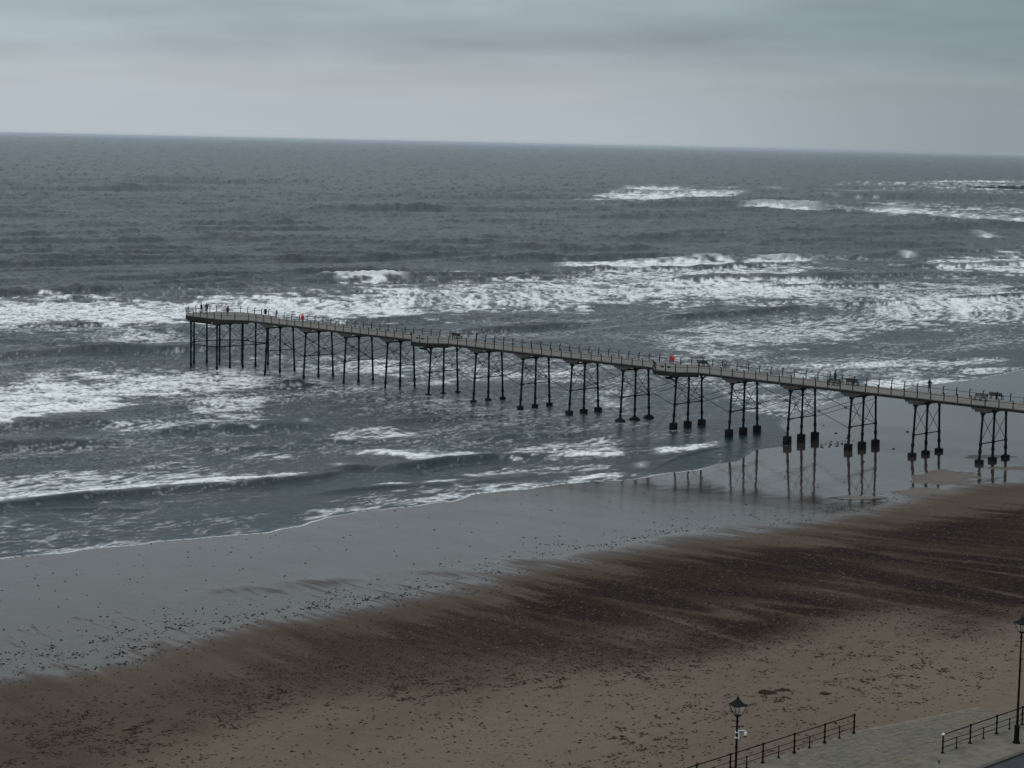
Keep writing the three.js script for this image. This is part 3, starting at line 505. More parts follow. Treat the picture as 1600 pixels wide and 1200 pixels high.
// lamp posts
const glass = new THREE.MeshPhysicalMaterial({ color: 0xffffff, transmission: 1, thickness: 0, roughness: .04, ior: 1.45 });
function lampPost(x, z, label) {
  const g = thing('street_lamp', label, 'street lamp', [x, PROM, z], 'lamp posts on the promenade'); g.rotation.y = .35;
  part('pedestal', lathe([[0, 0], [.24, 0], [.24, .07], [.19, .12], [.165, .2], [.155, .95], [.17, 1.0], [.17, 1.06], [.12, 1.14], [.085, 1.2], [0, 1.2]], 14), iron, g);
  part('pole', lathe([[.08, 1.19], [.074, 2.4], [.082, 2.43], [.082, 2.5], [.07, 2.54], [.06, 5.2], [.078, 5.24], [.078, 5.32], [.058, 5.36], [.052, 6.55], [.085, 6.62], [.085, 6.68], [.05, 6.74], [.06, 6.86], [.14, 6.93], [.15, 6.96], [0, 6.96]], 12), iron, g);
  part('ladder_bar', mergeGeometries([rod([-.33, 6.38, 0], [.33, 6.38, 0], .018), new THREE.SphereGeometry(.032, 8, 6).translate(-.34, 6.38, 0), new THREE.SphereGeometry(.032, 8, 6).translate(.34, 6.38, 0)]), iron, g);
  const head = new THREE.Group(); head.name = 'lantern'; g.add(head);
  const lo = .155, hi = .325, y0 = 6.98, y1 = 7.5, c = [[-1, -1], [1, -1], [1, 1], [-1, 1]];
  const bars = []; for (const [a, b] of c) bars.push(rod([a * lo, y0, b * lo], [a * hi, y1, b * hi], .016, .016, 6));
  for (let i = 0; i < 4; i++) { const [a, b] = c[i], [d, e] = c[(i + 1) % 4]; bars.push(rod([a * lo, y0, b * lo], [d * lo, y0, e * lo], .018, .018, 6), rod([a * hi, y1, b * hi], [d * hi, y1, e * hi], .02, .02, 6)); }
  part('frame', mergeGeometries(bars), iron, head);
  for (let i = 0; i < 4; i++) { const [a, b] = c[i], [d, e] = c[(i + 1) % 4], G = new THREE.BufferGeometry(), k = .985; G.setAttribute('position', new THREE.Float32BufferAttribute([a * lo * k, y0, b * lo * k, d * lo * k, y0, e * lo * k, d * hi * k, y1, e * hi * k, a * hi * k, y1, b * hi * k], 3)); G.setIndex([0, 1, 2, 0, 2, 3]); G.computeVertexNormals(); part('pane', G, glass, head); }
  const roof = new THREE.LatheGeometry([[0, y1 + .002], [.50, y1 + .002], [.505, y1 + .03], [.43, y1 + .07], [.30, y1 + .15], [.19, y1 + .24], [.13, y1 + .29], [.10, y1 + .30]].map(p => new THREE.Vector2(...p)), 4); roof.rotateY(Math.PI / 4); roof.computeVertexNormals();
  part('roof', roof, std(lin(.008, .011, .012), .75), head);
  part('finial', lathe([[.10, y1 + .29], [.075, y1 + .34], [.09, y1 + .37], [.045, y1 + .41], [.03, y1 + .44], [.05, y1 + .47], [.02, y1 + .5], [0, y1 + .56]], 8), iron, head);
  part('lamp_bulb', lathe([[0, y0 + .01], [.03, y0 + .02], [.03, y0 + .1], [.045, y0 + .16], [.04, y0 + .26], [0, y0 + .3]], 8), std(lin(.5, .5, .48), .4), head);
}
{ const a = ground(1153.3, 1087, PROM + 8.0), b = ground(1588, 1161, PROM);
  lampPost(a[0], a[2], 'black lamp post with four-sided lantern and a white security camera on it');
  lampPost(b[0], b[2], 'black lamp post with four-sided lantern beside the white-topped railing');
  const cam = thing('security_camera', 'white dome security camera on a bracket of the lamp post', 'camera', [a[0], PROM + 5.75, a[2]]), wh = std(lin(.62, .64, .66), .4);
  part('bracket', mergeGeometries([box(.06, .13, -.02, .42, -.07, .07), rod([.11, .34, 0], [.2, .42, 0], .035), rod([.2, .42, 0], [.4, .42, 0], .035), rod([.4, .42, 0], [.44, .33, 0], .035), box(-.09, .07, .02, .07, -.085, .085), box(-.09, .07, .3, .35, -.085, .085)]), wh, cam);
  part('housing', lathe([[0, .36], [.06, .35], [.085, .3], [.09, .18], [.085, .16], [0, .16]], 14).translate(.45, 0, 0), wh, cam);
  part('dome', new THREE.SphereGeometry(.085, 14, 8, 0, 6.3, Math.PI / 2, Math.PI / 2).translate(.45, .16, 0), std(lin(.008, .008, .009), .1), cam);
}
//#PIER
// ---------------------------------------------------------------- the pier
const PT = [61.621, -267.399], PD = [-.73573, -.67728], BAY = 9.8603, PTURN = Math.atan2(.67728, -.73573);
const soff = u => 7.5 + .03853 * (u / BAY - 8), deckY = u => soff(u) + 1.1;
const pierXZ = (u, w) => [PT[0] + PD[0] * u - PD[1] * w, PT[1] + PD[1] * u + PD[0] * w];
const pier = thing('pier', 'long timber-decked pier on rows of black iron columns running out to sea', 'pier', [PT[0], 0, PT[1]]); pier.rotation.y = PTURN;
const deckMap = texture(1024, (u, v) => { const x = u * 8, z = v * 8, n = Math.floor(x / .16), e = x / .16 - n, t = noise(n * 7.31, 3.7) * .16 + noise(n * 2.1 + .5, Math.floor(z / 2.7 + n * .37) * 5.3) * .12, gr = .07 * noise(x * 30, z * 1.6), gap = e < .07 || e > .95 ? .45 : 1, st = .10 * noise(x / .9, z / .8); return [.140, .132, .121].map(c => Math.pow(clamp(c * (1 + t + gr + st) * gap), 1 / 2.2)); }, true);
deckMap.repeat.set(1 / 8, 1 / 8);
const timber = std(0xffffff, .8, 0, { map: deckMap }), edgeMat = std(0xffffff, .85, 0, { map: mottle([.021, .021, .020], 2.5, .45, .2, 41) }), corbelMat = std(0xffffff, .85, 0, { map: mottle([.072, .068, .060], 1.8, .35, .2, 47) }), column = std(0xffffff, .6, 0, { map: mottle([.0045, .0042, .0040], 1.3, .4, .3, 53) });
const U6 = 5 * BAY, U11 = 10 * BAY, UA = 15 * BAY, UB = 16 * BAY;
const side = []; // half outline: [u, w]
side.push([-42, 3.3]); for (const c of [U6, U11]) side.push([c - 4.1, 3.3], [c - 1.8, 5.6], [c + 1.8, 5.6], [c + 4.1, 3.3]); side.push([UA - 5.2, 3.3], [UA - 1.6, 6.3], [UA + 8.0, 6.3], [UB + 1.2, 3.3]);
{
  const sh = new THREE.Shape(); side.forEach(([u, w], i) => i ? sh.lineTo(u, w) : sh.moveTo(u, w)); side.slice().reverse().forEach(([u, w]) => sh.lineTo(u, -w)); sh.closePath();
  const g = new THREE.ExtrudeGeometry(sh, { depth: .085, bevelEnabled: false }); g.rotateX(Math.PI / 2); // shape (u, w) -> x, z
  const p = g.attributes.position, uvs = g.attributes.uv; for (let i = 0; i < p.count; i++) { uvs.setXY(i, p.getX(i), p.getZ(i)); p.setY(i, p.getY(i) + deckY(p.getX(i))); } g.computeVertexNormals();
  part('deck', g, timber, pier);
  for (const k of [-1, 1]) for (let i = 0; i < side.length - 1; i++) { const [a, b] = side[i], [c, d] = side[i + 1], deep = b > 5 || d > 5 ? .62 : .31; const g2 = beam([a, deckY(a) - .085, (b - .17) * k], [c, deckY(c) - .085, (d - .17) * k], .28, deep); metreUV(g2); part('edge_beam', g2, edgeMat, pier); }
  const e = UB + 1.2, ge = beam([e - .15, deckY(e) - .085, -3.3], [e - .15, deckY(e) - .085, 3.3], .28, .31); metreUV(ge); part('edge_beam', ge, edgeMat, pier);
  for (const w of [-1.5, 0, 1.5]) { const gs = beam([-42, deckY(-42) - .086, w], [e - .4, deckY(e) - .086, w], .25, .3); metreUV(gs); part('stringer', gs, edgeMat, pier); }
}
const colMemo = {};
function columnGeo(L, up) { // from the foot (0) to the top (L); up: height of the strut collar
  const k = L.toFixed(2) + up.toFixed(2); if (colMemo[k]) return colMemo[k];
  const g = lathe([[.0, 0], [.22, 0], [.22, .12], [.17, .2], [.165, .8], [.225, .86], [.225, 1.25], [.165, 1.32], [.16, up - .3], [.21, up - .24], [.215, up + .1], [.155, up + .2], [.145, L - .5], [.2, L - .44], [.2, L - .36], [.16, L - .3], [.2, L - .2], [.34, L - .06], [.36, L], [0, L]], 10);
  return colMemo[k] = g;
}
function raisedColumn(parent, u, wTop, wBase, yBase) {
  const top = soff(u) + .001, L = Math.hypot(top - yBase, wTop - wBase), c = part('column', columnGeo(Math.round(L * 20) / 20, Math.round((L - 3.8) * 20) / 20), column, parent); c.scale.y = L / (Math.round(L * 20) / 20);
  c.position.set(u, yBase, wBase); c.rotation.x = Math.atan2(wTop - wBase, top - yBase); return c;
}
const footTop = [1.35, 1.08, 1.15, 1.12, .98, .86, .5, .62, .36, .30, .26, .2];
const groundUnder = (u, w) => { const [x, z] = pierXZ(u, w); return beachLevel(toS(x, z), toQ(x, z)); };
function corbel(parent, u, w) { const y = deckY(u) - .085 - .31; const a = box(u - 1.55, u + 1.55, y - .27, y - .002, w - .17, w + .17), b = box(u - .95, u + .95, soff(u) + .2, y - .268, w - .16, w + .16); for (const g of [a, b]) { const p = g.attributes.position; for (let i = 0; i < p.count; i++) if (g === a && p.getY(i) < y - .2) p.setX(i, u + (p.getX(i) - u) * .88); metreUV(g); } part('corbel', a, corbelMat, parent); part('corbel', b, corbelMat, parent); }
const tieEnds = [];
for (let k = -3; k < 15; k++) {
  const u = k * BAY, t = new THREE.Group(); t.name = 'trestle'; pier.add(t); const ys = soff(u) - 3.85;
  const hw = k === 5 || k === 10 ? 5.35 : 3.3;
  part('cross_beam', box(u - .16, u + .16, soff(u), soff(u) + .2, -hw, hw), column, t);
  for (const w of [-3.1, 3.1]) corbel(t, u, w); corbel(t, u, 0);
  const at = (w, y) => w * (2.9 + .45 * (soff(u) - y) / soff(u));
  for (const w of [-1, 0, 1]) {
    const f = k < 0 ? 1.6 - k * .25 : footTop[k], gl = groundUnder(u, w * 3.35), yb = f === undefined ? -.7 : f;
    raisedColumn(t, u, w * 2.9, at(w, yb), yb - .02);
    if (f !== undefined) {
      let g;
      if (k === 6) { g = lathe([[0, f + .02], [.3, f], [.6, f - .15], [.82, f - .4], [.85, -.8], [0, -.8]], 9); }
      else { const b = k < 8 || k > 11 ? .43 : .36, lo = Math.min(gl, -.2) - .4; g = lathe([[0, f], [b * 1.34, f], [b * 1.41, f - .07], [b * 1.44, lo], [0, lo]], 4); g.rotateY(Math.PI / 4 + .1); }
      g.computeVertexNormals(); g.translate(u, 0, at(w, yb)); part('footing', g, column, t);
    }
  }
  for (const w of [-1, 1]) {
    part('strut', rod([u, ys, 0], [u, ys, at(w, ys)], .07), column, t);
    part('brace', rod([u + .06, soff(u) - .5, 0], [u + .06, ys + .15, at(w, ys)], 0.036, 0.036, 6), column, t); part('brace', rod([u - .06, soff(u) - .5, at(w, soff(u))], [u - .06, ys + .15, 0], 0.036, 0.036, 6), column, t);
    if (k === 5 || k === 10) for (const h of [0, 1]) { const cv = new THREE.QuadraticBezierCurve3(V(u, soff(u) - 1.15 - .0 * h, at(w, soff(u) - 1.1)), V(u, soff(u) - .1 - .25 * h, w * (3.2 + .1 * h)), V(u, soff(u) - .03, w * (5.2 - 1.0 * h))); part('bracket', new THREE.TubeGeometry(cv, 10, 0.09, 6), column, t); }
  }
}
// pier head: a five-column row, two outer columns and an end row of three
{
  const t = new THREE.Group(); t.name = 'pier_head'; pier.add(t);
  const rows = [[UA, [-5.8, -2.9, 0, 2.9, 5.8]], [UA + 7.1, [-5.8, 5.8]], [UB, [-2.9, 0, 2.9]]];
  for (const [u, ws] of rows) for (const w of ws) raisedColumn(t, u, w, w, -.75);
  const spans = [[UA, -5.8, UA, -2.9], [UA, -2.9, UA, 0], [UA, 0, UA, 2.9], [UA, 2.9, UA, 5.8], [UB, -2.9, UB, 0], [UB, 0, UB, 2.9], [UA + 7.1, -5.8, UB, -2.9], [UA + 7.1, 5.8, UB, 2.9], [UA, -5.8, UA + 7.1, -5.8], [UA, 5.8, UA + 7.1, 5.8]];
  for (const [a, b, c, d] of spans) {
    const y = soff(a) - 3.85; part('strut', rod([a, y, b], [c, y, d], .075), column, t); part('cross_beam', beam([a, soff(a) + .2, b], [c, soff(c) + .2, d], .3, .199), column, t);
    part('brace', rod([a + .07, soff(a) - .5, b], [c + .07, y + .15, d], .03, .03, 6), column, t); part('brace', rod([a - .07, y + .15, b], [c - .07, soff(c) - .5, d], .03, .03, 6), column, t);
  }
  for (const w of [-5.9, -3.1, 0, 3.1, 5.9]) corbel(t, UA, w); for (const w of [-3, 0, 3]) { const g = box(UB - 2, UB + 1, soff(UB) + .2, deckY(UB) - .396, w - .16, w + .16); metreUV(g); part('corbel', g, corbelMat, t); }
  for (const w of [-5.9, 5.9]) { const g = box(UA + 1.5, UA + 7.9, soff(UA) + .2, deckY(UA) - .39, w - .14, w + .14); metreUV(g); part('girder', g, edgeMat, t); }
}
// long tie rods from trestle to trestle, with a ring where they cross
for (let k = 2; k < 15; k++) for (const w of [-1, 1]) {
  const a = k * BAY, b = a + BAY, at = y => w * (2.9 + .45 * (7.5 - y) / 7.5), yh = soff(a) - .45, yl = soff(a) - 4.0;
  const off = .1 * w; part('tie_rod', rod([a, yh, at(yh) + off], [b, yl, at(yl) + off], 0.036, 0.036, 6), column, pier); part('tie_rod', rod([a, yl, at(yl) + off * 1.6], [b, yh, at(yh) + off * 1.6], 0.036, 0.036, 6), column, pier);
  const r = new THREE.TorusGeometry(.2, .045, 5, 10); r.translate((a + b) / 2, (yh + yl) / 2, at((yh + yl) / 2) + off * 1.3); part('tie_ring', r, column, pier);
}
// railings: posts with a cranked head, a dark top rail and thin wires
{
  const railPost = mergeGeometries([rod([0, 0, 0], [0, .92, 0], .068, .06, 6), rod([0, .9, 0], [0, 1.06, .15], .075, .065, 6), rod([0, 1.05, .13], [0, 1.06, .24], .06, .06, 6), box(-.09, .09, -.16, .05, -.06, .06)]);
  const top = std(lin(.005, .005, .005), .7), wire = std(lin(.16, .165, .17), .45, .6);
  for (const k of [-1, 1]) {
    const pts = side.map(([u, w]) => [u, (w - .14) * k]); if (k > 0) pts.push([UB + 1.06, 0]); else pts.push([UB + 1.06, 0]);
    const list = []; let carry = 0;
    for (let i = 0; i < pts.length - 1; i++) {
      const [a, b] = pts[i], [c, d] = pts[i + 1], L = Math.hypot(c - a, d - b), nx = -(d - b) / L * k, nz = (c - a) / L * k, n = Math.max(1, Math.round(L / 1.972));
      for (let j = 0; j < n; j++) { const t = j / n; list.push([mix(a, c, t), mix(b, d, t), Math.atan2(nx, nz)]); }
      const ya = deckY(a), yc = deckY(c);
      part('top_rail', rod([a, ya + .66, b], [c, yc + .66, d], .03, .03, 6), top, pier); for (const h of [.33, .95]) part('rail_wire', rod([a, ya + h, b], [c, yc + h, d], .011, .011, 5), wire, pier);
    }
    for (const [u, w, turn] of list) { if (u < -20) continue; const o = part('rail_post', railPost, top, pier); o.position.set(u, deckY(u), w); o.rotation.y = turn; }
  }
}
// ---------------------------------------------------------------- things on the pier
function project(x, y, z) { const X = x, Y = y - EYE, c = Y * CP - z * SP, d = -(Y * SP + z * CP), a = X / d * FOC, b = -c / d * FOC; return [800 + a * CR - b * SR, 600 + a * SR + b * CR]; }
function deckSpot(px, py) { let h = 8.5, g; for (let k = 0; k < 8; k++) { g = ground(px, py, h); const u = (g[0] - PT[0]) * PD[0] + (g[2] - PT[1]) * PD[1]; h = deckY(u); } const u = (g[0] - PT[0]) * PD[0] + (g[2] - PT[1]) * PD[1], w = -(g[0] - PT[0]) * PD[1] + (g[2] - PT[1]) * PD[0]; return { x: g[0], y: h, z: g[2], u, w }; }
function atPier(u, w) { const [x, z] = pierXZ(u, w); return [x, deckY(u) + .002, z]; }
{ // benches
  const slat = std(lin(.035, .03, .026), .7), frame = std(lin(.013, .013, .013), .5);
  const build = (u, w, turn, label) => {
    const b = thing('bench', label, 'bench', atPier(u, w), 'benches on the pier deck'); b.rotation.y = PTURN + turn;
    for (let i = 0; i < 4; i++) part('seat_slat', box(-.95, .95, .42, .46, -.02 + i * .115, .075 + i * .115), slat, b);
    for (let i = 0; i < 4; i++) { const s = part('backrest_slat', box(-.95, .95, 0, .085, -.018, .018), slat, b); s.position.set(0, .52 + i * .105, -.07 - i * .028); s.rotation.x = -.26; }
    for (const x of [-.82, 0, .82]) part('leg', mergeGeometries([box(x - .035, x + .035, 0, .42, .33, .40), box(x - .035, x + .035, 0, .42, -.06, .01), box(x - .035, x + .035, .36, .42, .01, .33), box(x - .09, x + .09, 0, .09, .28, .44), box(x - .09, x + .09, 0, .09, -.12, .04), rod([x, .4, -.02], [x, .93, -.17], .03, .03, 5)]), frame, b);
    for (const x of [-.86, .86]) part('armrest', box(x - .03, x + .03, .62, .66, -.08, .38), frame, b);
  };
  const n = deckSpot(1303, 602), f = deckSpot(1331, 602), n2 = deckSpot(1533, 626), f2 = deckSpot(1556, 624), p6 = deckSpot(1098, 573), p11 = deckSpot(713, 529);
  build(n.u, n.w, Math.PI, 'dark slatted bench facing the near railing beside the person in a teal hat'); build(f.u, f.w, 0, 'dark slatted bench with its back to the middle of the deck near the teal-hatted person');
  build(n2.u, n2.w, Math.PI, 'dark slatted bench, front one of the pair past the hooded person'); build(f2.u, f2.w, 0, 'dark slatted bench, rear one of the pair past the hooded person');
  build(p6.u, p6.w, 0, 'dark slatted bench on the bay beside a red lifebuoy housing'); build(p11.u, p11.w, 0, 'dark slatted bench on the bay without a lifebuoy housing');
}
{ // oval red lifebuoy housings on the far railing
  const red = std(lin(.50, .028, .012), .45), back = std(lin(.03, .03, .03), .6);
  for (const [px, label] of [[1050.8, 'red oval lifebuoy housing on the railing where the deck widens'], [473, 'red oval lifebuoy housing on the railing near the pier head']]) {
    let best = 1e9, bu = 0; for (let u = 0; u < UA; u += .05) { const [x, z] = pierXZ(u, 3.0), p = project(x, deckY(u) + .7, z); if (Math.abs(p[0] - px) < best) { best = Math.abs(p[0] - px); bu = u; } }
    const o = thing('lifebuoy_housing', label, 'lifebuoy', atPier(bu, 2.98), 'lifebuoy housings on the pier'); o.rotation.y = PTURN;
    const sh = lathe([[0, .17], [.2, .165], [.33, .13], [.39, .06], [.4, 0], [.37, -.04], [0, -.04]], 20); sh.scale(1, 1, 1.22); sh.rotateX(-Math.PI / 2); sh.translate(0, .72, 0); part('shell', sh, red, o);
    const ring = new THREE.TorusGeometry(.27, .03, 8, 24); ring.scale(1, 1.22, 1); ring.translate(0, .72, -.15); part('moulded_ring', ring, red, o);
    part('post', mergeGeometries([rod([-.12, 0, .08], [-.12, .75, .08], .03), rod([.12, 0, .08], [.12, .75, .08], .03), box(-.2, .2, 0, .03, 0, .16)]), back, o);
  }
}
for (const [c, label] of [[U6, 'small dark plates on the rail of the bay beside the lifebuoy housing'], [U11, 'small dark plates on the rail of the bay without a lifebuoy housing']]) { // two small notices
  const o = thing('notice_plates', label, 'sign', atPier(c, -5.44), 'notices on the pier railing'); o.rotation.y = PTURN; const m = std(lin(.02, .02, .022), .5), pale = std(lin(.3, .29, .27), .6);
  part('plate', box(.35, .85, .42, .64, -.02, .02), m, o); part('plate', box(-.85, -.3, .42, .62, -.02, .02), m, o); part('clip', box(.5, .56, .62, .88, -.015, .015), pale, o); part('clip', box(-.6, -.54, .6, .88, -.015, .015), pale, o);
}
{ const p = deckSpot(414.7, 490.8), b = thing('litter_bin', 'black litter bin beside the railing near the pier head', 'bin', [p.x, p.y, p.z]); part('body', lathe([[0, 0], [.2, 0], [.21, .04], [.25, .75], [.24, .78], [0, .78]], 14), iron, b); part('lid', lathe([[0, .98], [.1, .97], [.22, .9], [.26, .86], [.26, .78], [0, .779]], 14), std(lin(.02, .02, .022), .5), b); }
//#SMALL
// ---------------------------------------------------------------- people and birds
function fleshed(bones, colour, size, centre, res, k = .03) { // bones: [a, ra, b, rb]; one continuous skin round them
  const mc = new MarchingCubes(res, new THREE.MeshBasicMaterial(), false, false, 60000); mc.isolation = 0; const half = size / 2, f = mc.field; let o = 0;
  const B = bones.map(([a, ra, b, rb]) => { const d = [b[0] - a[0], b[1] - a[1], b[2] - a[2]], L = d[0] * d[0] + d[1] * d[1] + d[2] * d[2]; return [a, ra, d, rb, L]; });
  for (let z = 0; z < res; z++) for (let y = 0; y < res; y++) for (let x = 0; x < res; x++, o++) {
    const h = res / 2, px = centre[0] + (x - h) / h * half, py = centre[1] + (y - h) / h * half, pz = centre[2] + (z - h) / h * half; let d = 9;
    for (const [a, ra, v, rb, L] of B) { const ax = px - a[0], ay = py - a[1], az = pz - a[2], t = L > 0 ? clamp((ax * v[0] + ay * v[1] + az * v[2]) / L) : 0, e = Math.hypot(ax - v[0] * t, ay - v[1] * t, az - v[2] * t) - mix(ra, rb, t); const m = clamp(.5 + .5 * (d - e) / k); d = mix(d, e, m) - k * m * (1 - m); }
    f[o] = -d;
  }
  mc.update(); const n = mc.count, P = new Float32Array(n * 3), N = new Float32Array(n * 3), C = new Float32Array(n * 3);
  for (let i = 0; i < n; i++) { const p = [0, 1, 2].map(c => centre[c] + mc.positionArray[i * 3 + c] * half), c = colour(p); for (let j = 0; j < 3; j++) { P[i * 3 + j] = p[j]; N[i * 3 + j] = mc.normalArray[i * 3 + j]; C[i * 3 + j] = c[j]; } }
  const g = new THREE.BufferGeometry(); g.setAttribute('position', new THREE.BufferAttribute(P, 3)); g.setAttribute('normal', new THREE.BufferAttribute(N, 3)); g.setAttribute('color', new THREE.BufferAttribute(C, 3)); return g;
}
const cloth = new THREE.MeshStandardMaterial({ color: 0xffffff, vertexColors: true, roughness: .9 });
function handBones(w, dir, side) { // wrist, direction down the hand, side of the thumb
  const out = [[w, .028, [w[0] + dir[0] * .07, w[1] + dir[1] * .07, w[2] + dir[2] * .07], .032]], k = [w[0] + dir[0] * .08, w[1] + dir[1] * .08, w[2] + dir[2] * .08];
  [.075, .085, .08, .062].forEach((L, i) => { const o = (i - 1.5) * .019; const a = [k[0], k[1], k[2] + o], m = [a[0] + dir[0] * L * .55, a[1] + dir[1] * L * .55, a[2] + dir[2] * L * .55 + .004]; out.push([a, .0095, m, .009], [m, .009, [m[0] + dir[0] * L * .4 - side * .014, m[1] + dir[1] * L * .4, m[2] + dir[2] * L * .4], .008]); });
  out.push([[w[0] + dir[0] * .02, w[1] + dir[1] * .02, w[2] + .02], .012, [w[0] + dir[0] * .075, w[1] + dir[1] * .075, w[2] + .055], .0095]); return out;
}
function person(label, at, turn, opt) { // faces +z before turning
  const H = opt.height, s = H / 1.75, j = (x, y, z) => [x * s, y * s, z * s], st = opt.stride ?? .05;
  const eL = opt.hands === 'up' ? [j(-.25, 1.12, .1), j(-.09, 1.42, .2)] : opt.hands === 'front' ? [j(-.25, 1.12, .02), j(-.10, 1.14, .24)] : [j(-.265, 1.14, -.02), j(-.27, .9, .08)];
  const eR = opt.hands === 'up' ? [j(.25, 1.12, .1), j(.09, 1.42, .2)] : opt.hands === 'front' ? [j(.25, 1.12, .02), j(.10, 1.16, .26)] : [j(.265, 1.14, -.02), j(.27, .9, .08)];
  const coat = opt.coat ?? .0, b = [
    [j(0, 1.63, .01), .098 * s, j(0, 1.57, .02), .082 * s], [j(0, 1.60, .10), .016 * s, j(0, 1.575, .112), .018 * s], [j(0, 1.5, 0), .058 * s, j(0, 1.42, -.01), .065 * s], [j(-.095, 1.6, 0), .02 * s, j(.095, 1.6, 0), .02 * s],
    [j(-.13, 1.37, -.01), .095 * s, j(.13, 1.37, -.01), .095 * s], [j(0, 1.3, 0), .155 * s, j(0, 1.02, 0), .145 * s], [j(-.07, 1.28, .01), .125 * s, j(.07, 1.28, .01), .125 * s], [j(-.07, .95, 0), .135 * s, j(.07, .95, 0), .135 * s],
    [j(-.18, 1.4, -.01), .075 * s, eL[0], .058 * s], [eL[0], .056 * s, eL[1], .042 * s], [j(.18, 1.4, -.01), .075 * s, eR[0], .058 * s], [eR[0], .056 * s, eR[1], .042 * s],
    [j(-.09, .92, 0), .1 * s, j(-.095, .5, .02 + st), .068 * s], [j(-.095, .5, .02 + st), .066 * s, j(-.1, .09, st), .046 * s], [j(-.1, .05, st - .03), .045 * s, j(-.115, .035, .15 + st), .035 * s],
    [j(.09, .92, 0), .1 * s, j(.095, .5, .02 - st), .068 * s], [j(.095, .5, .02 - st), .066 * s, j(.1, .09, -st), .046 * s], [j(.1, .05, -st - .03), .045 * s, j(.115, .035, .15 - st), .035 * s]];
  if (coat) b.push([j(0, .95, 0), .19 * s, j(0, coat, 0), .2 * s]);
  if (opt.hood) b.push([j(0, 1.63, -.02), .122 * s, j(0, 1.5, -.04), .11 * s]);
  if (opt.pack) b.push([j(0, 1.36, -.17), .12 * s, j(0, 1.12, -.18), .13 * s]);
  const dir = (e) => { const d = [0, 1, 2].map(i => e[1][i] - e[0][i]), L = Math.hypot(...d); return d.map(x => x / L); };
  const hips = coat ? coat * s - .12 : .9 * s;
  const col = p => p[1] < .1 * s ? opt.shoes ?? [.015, .014, .013] : p[1] < hips ? opt.trousers : p[1] > 1.5 * s && !opt.hood ? (p[2] < .02 || p[1] > 1.67 * s ? opt.hair : [.33, .2, .14]) : p[1] > 1.52 * s && p[2] > .07 * s && Math.abs(p[0]) < .08 * s ? [.33, .2, .14] : p[2] < -.14 * s && opt.pack ? opt.pack : opt.top;
  const body = fleshed(b, col, 2.0, [0, .93, 0], 88, .045), hands = [];
  for (const [e, sd] of [[eL, -1], [eR, 1]]) { const c = e[1]; const hg = fleshed(handBones(c, dir(e), sd), () => opt.hand ?? [.3, .18, .13], .32, [c[0] + dir(e)[0] * .07, c[1] + dir(e)[1] * .07, c[2] + dir(e)[2] * .07], 44, .008); hands.push(hg); }
  const g = thing('person', label, 'person', [at.x, at.y + .002, at.z], 'people on the pier'); g.rotation.y = turn;
  part('body', mergeGeometries([body, ...hands]), cloth, g);
  if (opt.hat) { const h = lathe([[.0, .135], [.05, .13], [.09, .09], [.112, .03], [.114, -.01], [.106, -.02], [.1, -.02]], 16); h.scale(s, s * 1.05, s * 1.1); h.translate(0, 1.645 * s, 0); part('hat', h, std(lin(...opt.hat), .9), g); }
}
const black = [.012, .012, .014], jeans = [.02, .03, .055];
person('person in black coat and teal hat holding something by the bench', deckSpot(1304.5, 599.5), 2.0, { height: 1.78, top: black, trousers: black, hair: [.02, .015, .01], hat: [.008, .10, .13], hands: 'front', coat: .72 });
person('hooded person in dark clothes standing alone at the far railing', deckSpot(1452, 612.5), 2.7, { height: 1.72, top: [.014, .012, .013], trousers: [.014, .013, .014], hair: black, hood: true, hands: 'up', stride: .02 });
person('person in dark top and blue trousers standing at the end of the pier head', deckSpot(314.6, 488.8), 2.3, { height: 1.78, top: black, trousers: [.03, .055, .10], hair: [.02, .015, .012], hands: 'down' });
person('person in long dark brown coat standing beside the one in blue trousers', deckSpot(322.8, 488.9), 2.6, { height: 1.78, top: [.02, .013, .012], trousers: [.016, .014, .014], hair: [.03, .015, .01], hands: 'down', coat: .62 });
person('person in red jacket standing on the pier head', deckSpot(355.5, 492.3), 3.4, { height: 1.62, top: [.26, .02, .018], trousers: [.03, .018, .018], hair: [.015, .012, .01], hands: 'down', pack: [.02, .014, .016] });
{ // birds on the promenade
  const P = (x, y, z) => [x, y, z];
  const g0 = ground(1467, 1193.5, PROM), b = thing('pigeon', 'small dark pigeon walking on the promenade by the railing end', 'bird', [g0[0], PROM + .002, g0[2]]); b.rotation.y = -2.2;
  const bones = [[P(-.05, .13, 0), .05, P(.05, .16, 0), .062], [P(.05, .17, 0), .05, P(.085, .225, 0), .028], [P(.09, .235, 0), .027, P(.095, .235, 0), .026], [P(.115, .23, 0), .009, P(.135, .224, 0), .004], [P(-.07, .125, 0), .035, P(-.17, .09, 0), .014], [P(0, .1, -.02), .012, P(.005, .01, -.022), .006], [P(0, .1, .02), .012, P(-.02, .01, .022), .006], [P(-.01, .006, -.022), .006, P(.035, .005, -.024), .004], [P(-.03, .006, .022), .006, P(.012, .005, .024), .004], [P(-.02, .155, .045), .02, P(-.12, .11, .03), .008], [P(-.02, .155, -.045), .02, P(-.12, .11, -.03), .008]];
  part('body', fleshed(bones, p => p[1] < .07 ? [.12, .04, .03] : p[0] > .12 ? [.06, .05, .045] : p[1] > .19 ? [.02, .025, .025] : [.03, .031, .034], .4, [0, .13, 0], 56, .012), cloth, b);
}
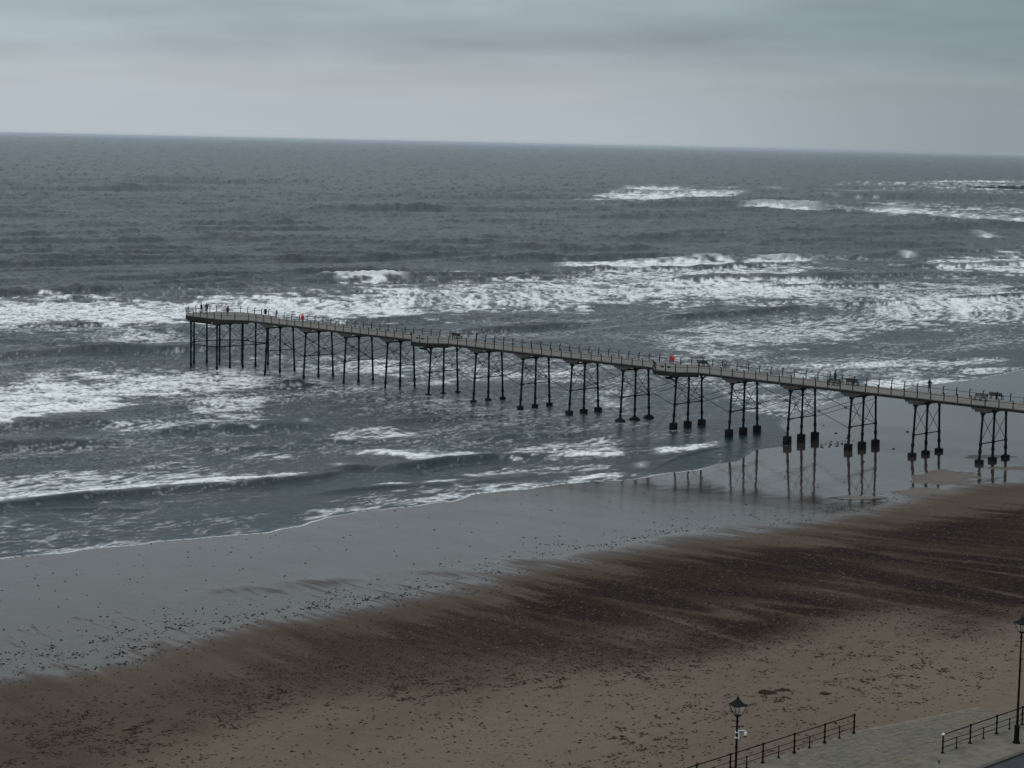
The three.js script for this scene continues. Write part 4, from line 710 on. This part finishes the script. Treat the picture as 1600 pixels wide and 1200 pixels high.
// ---------------------------------------------------------------- stones: a strew by the pier feet and a far reef
{
  const dark = std(lin(.02, .019, .018), .6), forms = [1, 2, 3].map(k => blob(60 + k, .6, 1)), r = rng(501);
  const spots = []; for (let k = 0; k < 46; k++) { const t = r(), x = 1282 + 50 * t + 10 * (r() - .5), y = 697 - 8 * t + 7 * (r() - .5) * (1 + t); spots.push([x, y, .05 + .09 * r()]); }
  for (const [x, y, z] of [[1418, 675, .22], [1349.5, 721.5, .16], [1166, 693.5, .16], [1306, 677, .2], [1287, 665, .14], [1396, 701.5, .15], [1200, 693, .1], [1330, 668, .1]]) spots.push([x, y, z]);
  for (const [x, y, z] of spots) { const p = onBeach(x, y), [X, Z] = fromSQ(...p), o = mesh('beach_stone', forms[Math.floor(r() * 3)], dark); tag(o, 'dark wet stone lying on the sand around the pier feet', 'stone', 'stones by the pier feet'); o.position.set(X, Math.max(beachLevel(...p), 0) + z * .2, Z); o.scale.set(z * (1 + r() * .8), z * .8, z); o.rotation.y = r() * 6; }
  for (let k = 0; k < 110; k++) { const t = Math.pow(r(), .7), x = 1512 + 130 * t, y = 292.6 + 2.6 * (r() - .5) * (1 + 1.6 * t) + 2.0 * t, g = ground(x, y), z = (1.1 + 1.6 * r()) * (.7 + .6 * t), o = mesh('reef_rock', forms[Math.floor(r() * 3)], dark); tag(o, 'dark rock of the low reef breaking the far surf', 'rock', 'reef rocks far out'); o.position.set(g[0], .3, g[2]); o.scale.set(z * (1 + r()), z * .8, z * 1.6); o.rotation.y = r() * 6; }
  const heapM = std(lin(.026, .018, .011), .9), sprig = blob(77, .4, 1);
  for (const [x, y, w, label] of [[1198, 1082, .42, 'larger brown heap of seaweed on the dry sand beyond the lamp post'], [1224, 1079, .3, 'smaller brown heap of seaweed next to the larger heap'], [1290, 1084, .2, 'small dark clump of seaweed on the sand, apart from the two heaps']]) {
    const p = onBeach(x, y), [X, Z] = fromSQ(...p), parts = []; for (let k = 0; k < 26; k++) { const a = r() * 6.3, d = Math.sqrt(r()) * w, g = sprig.clone(), z = .10 + .12 * r(); g.scale(z * 1.3, z * .6, z * .6); g.rotateY(r() * 6); g.translate(Math.cos(a) * d * 1.5, .01 + .06 * (1 - d / w), Math.sin(a) * d * 1.2); parts.push(g); }
    const o = mesh('seaweed_heap', mergeGeometries(parts), heapM); tag(o, label, 'seaweed', 'seaweed heaps'); o.position.set(X, beachLevel(...p), Z);
  }
}
renderer.render(scene, camera);
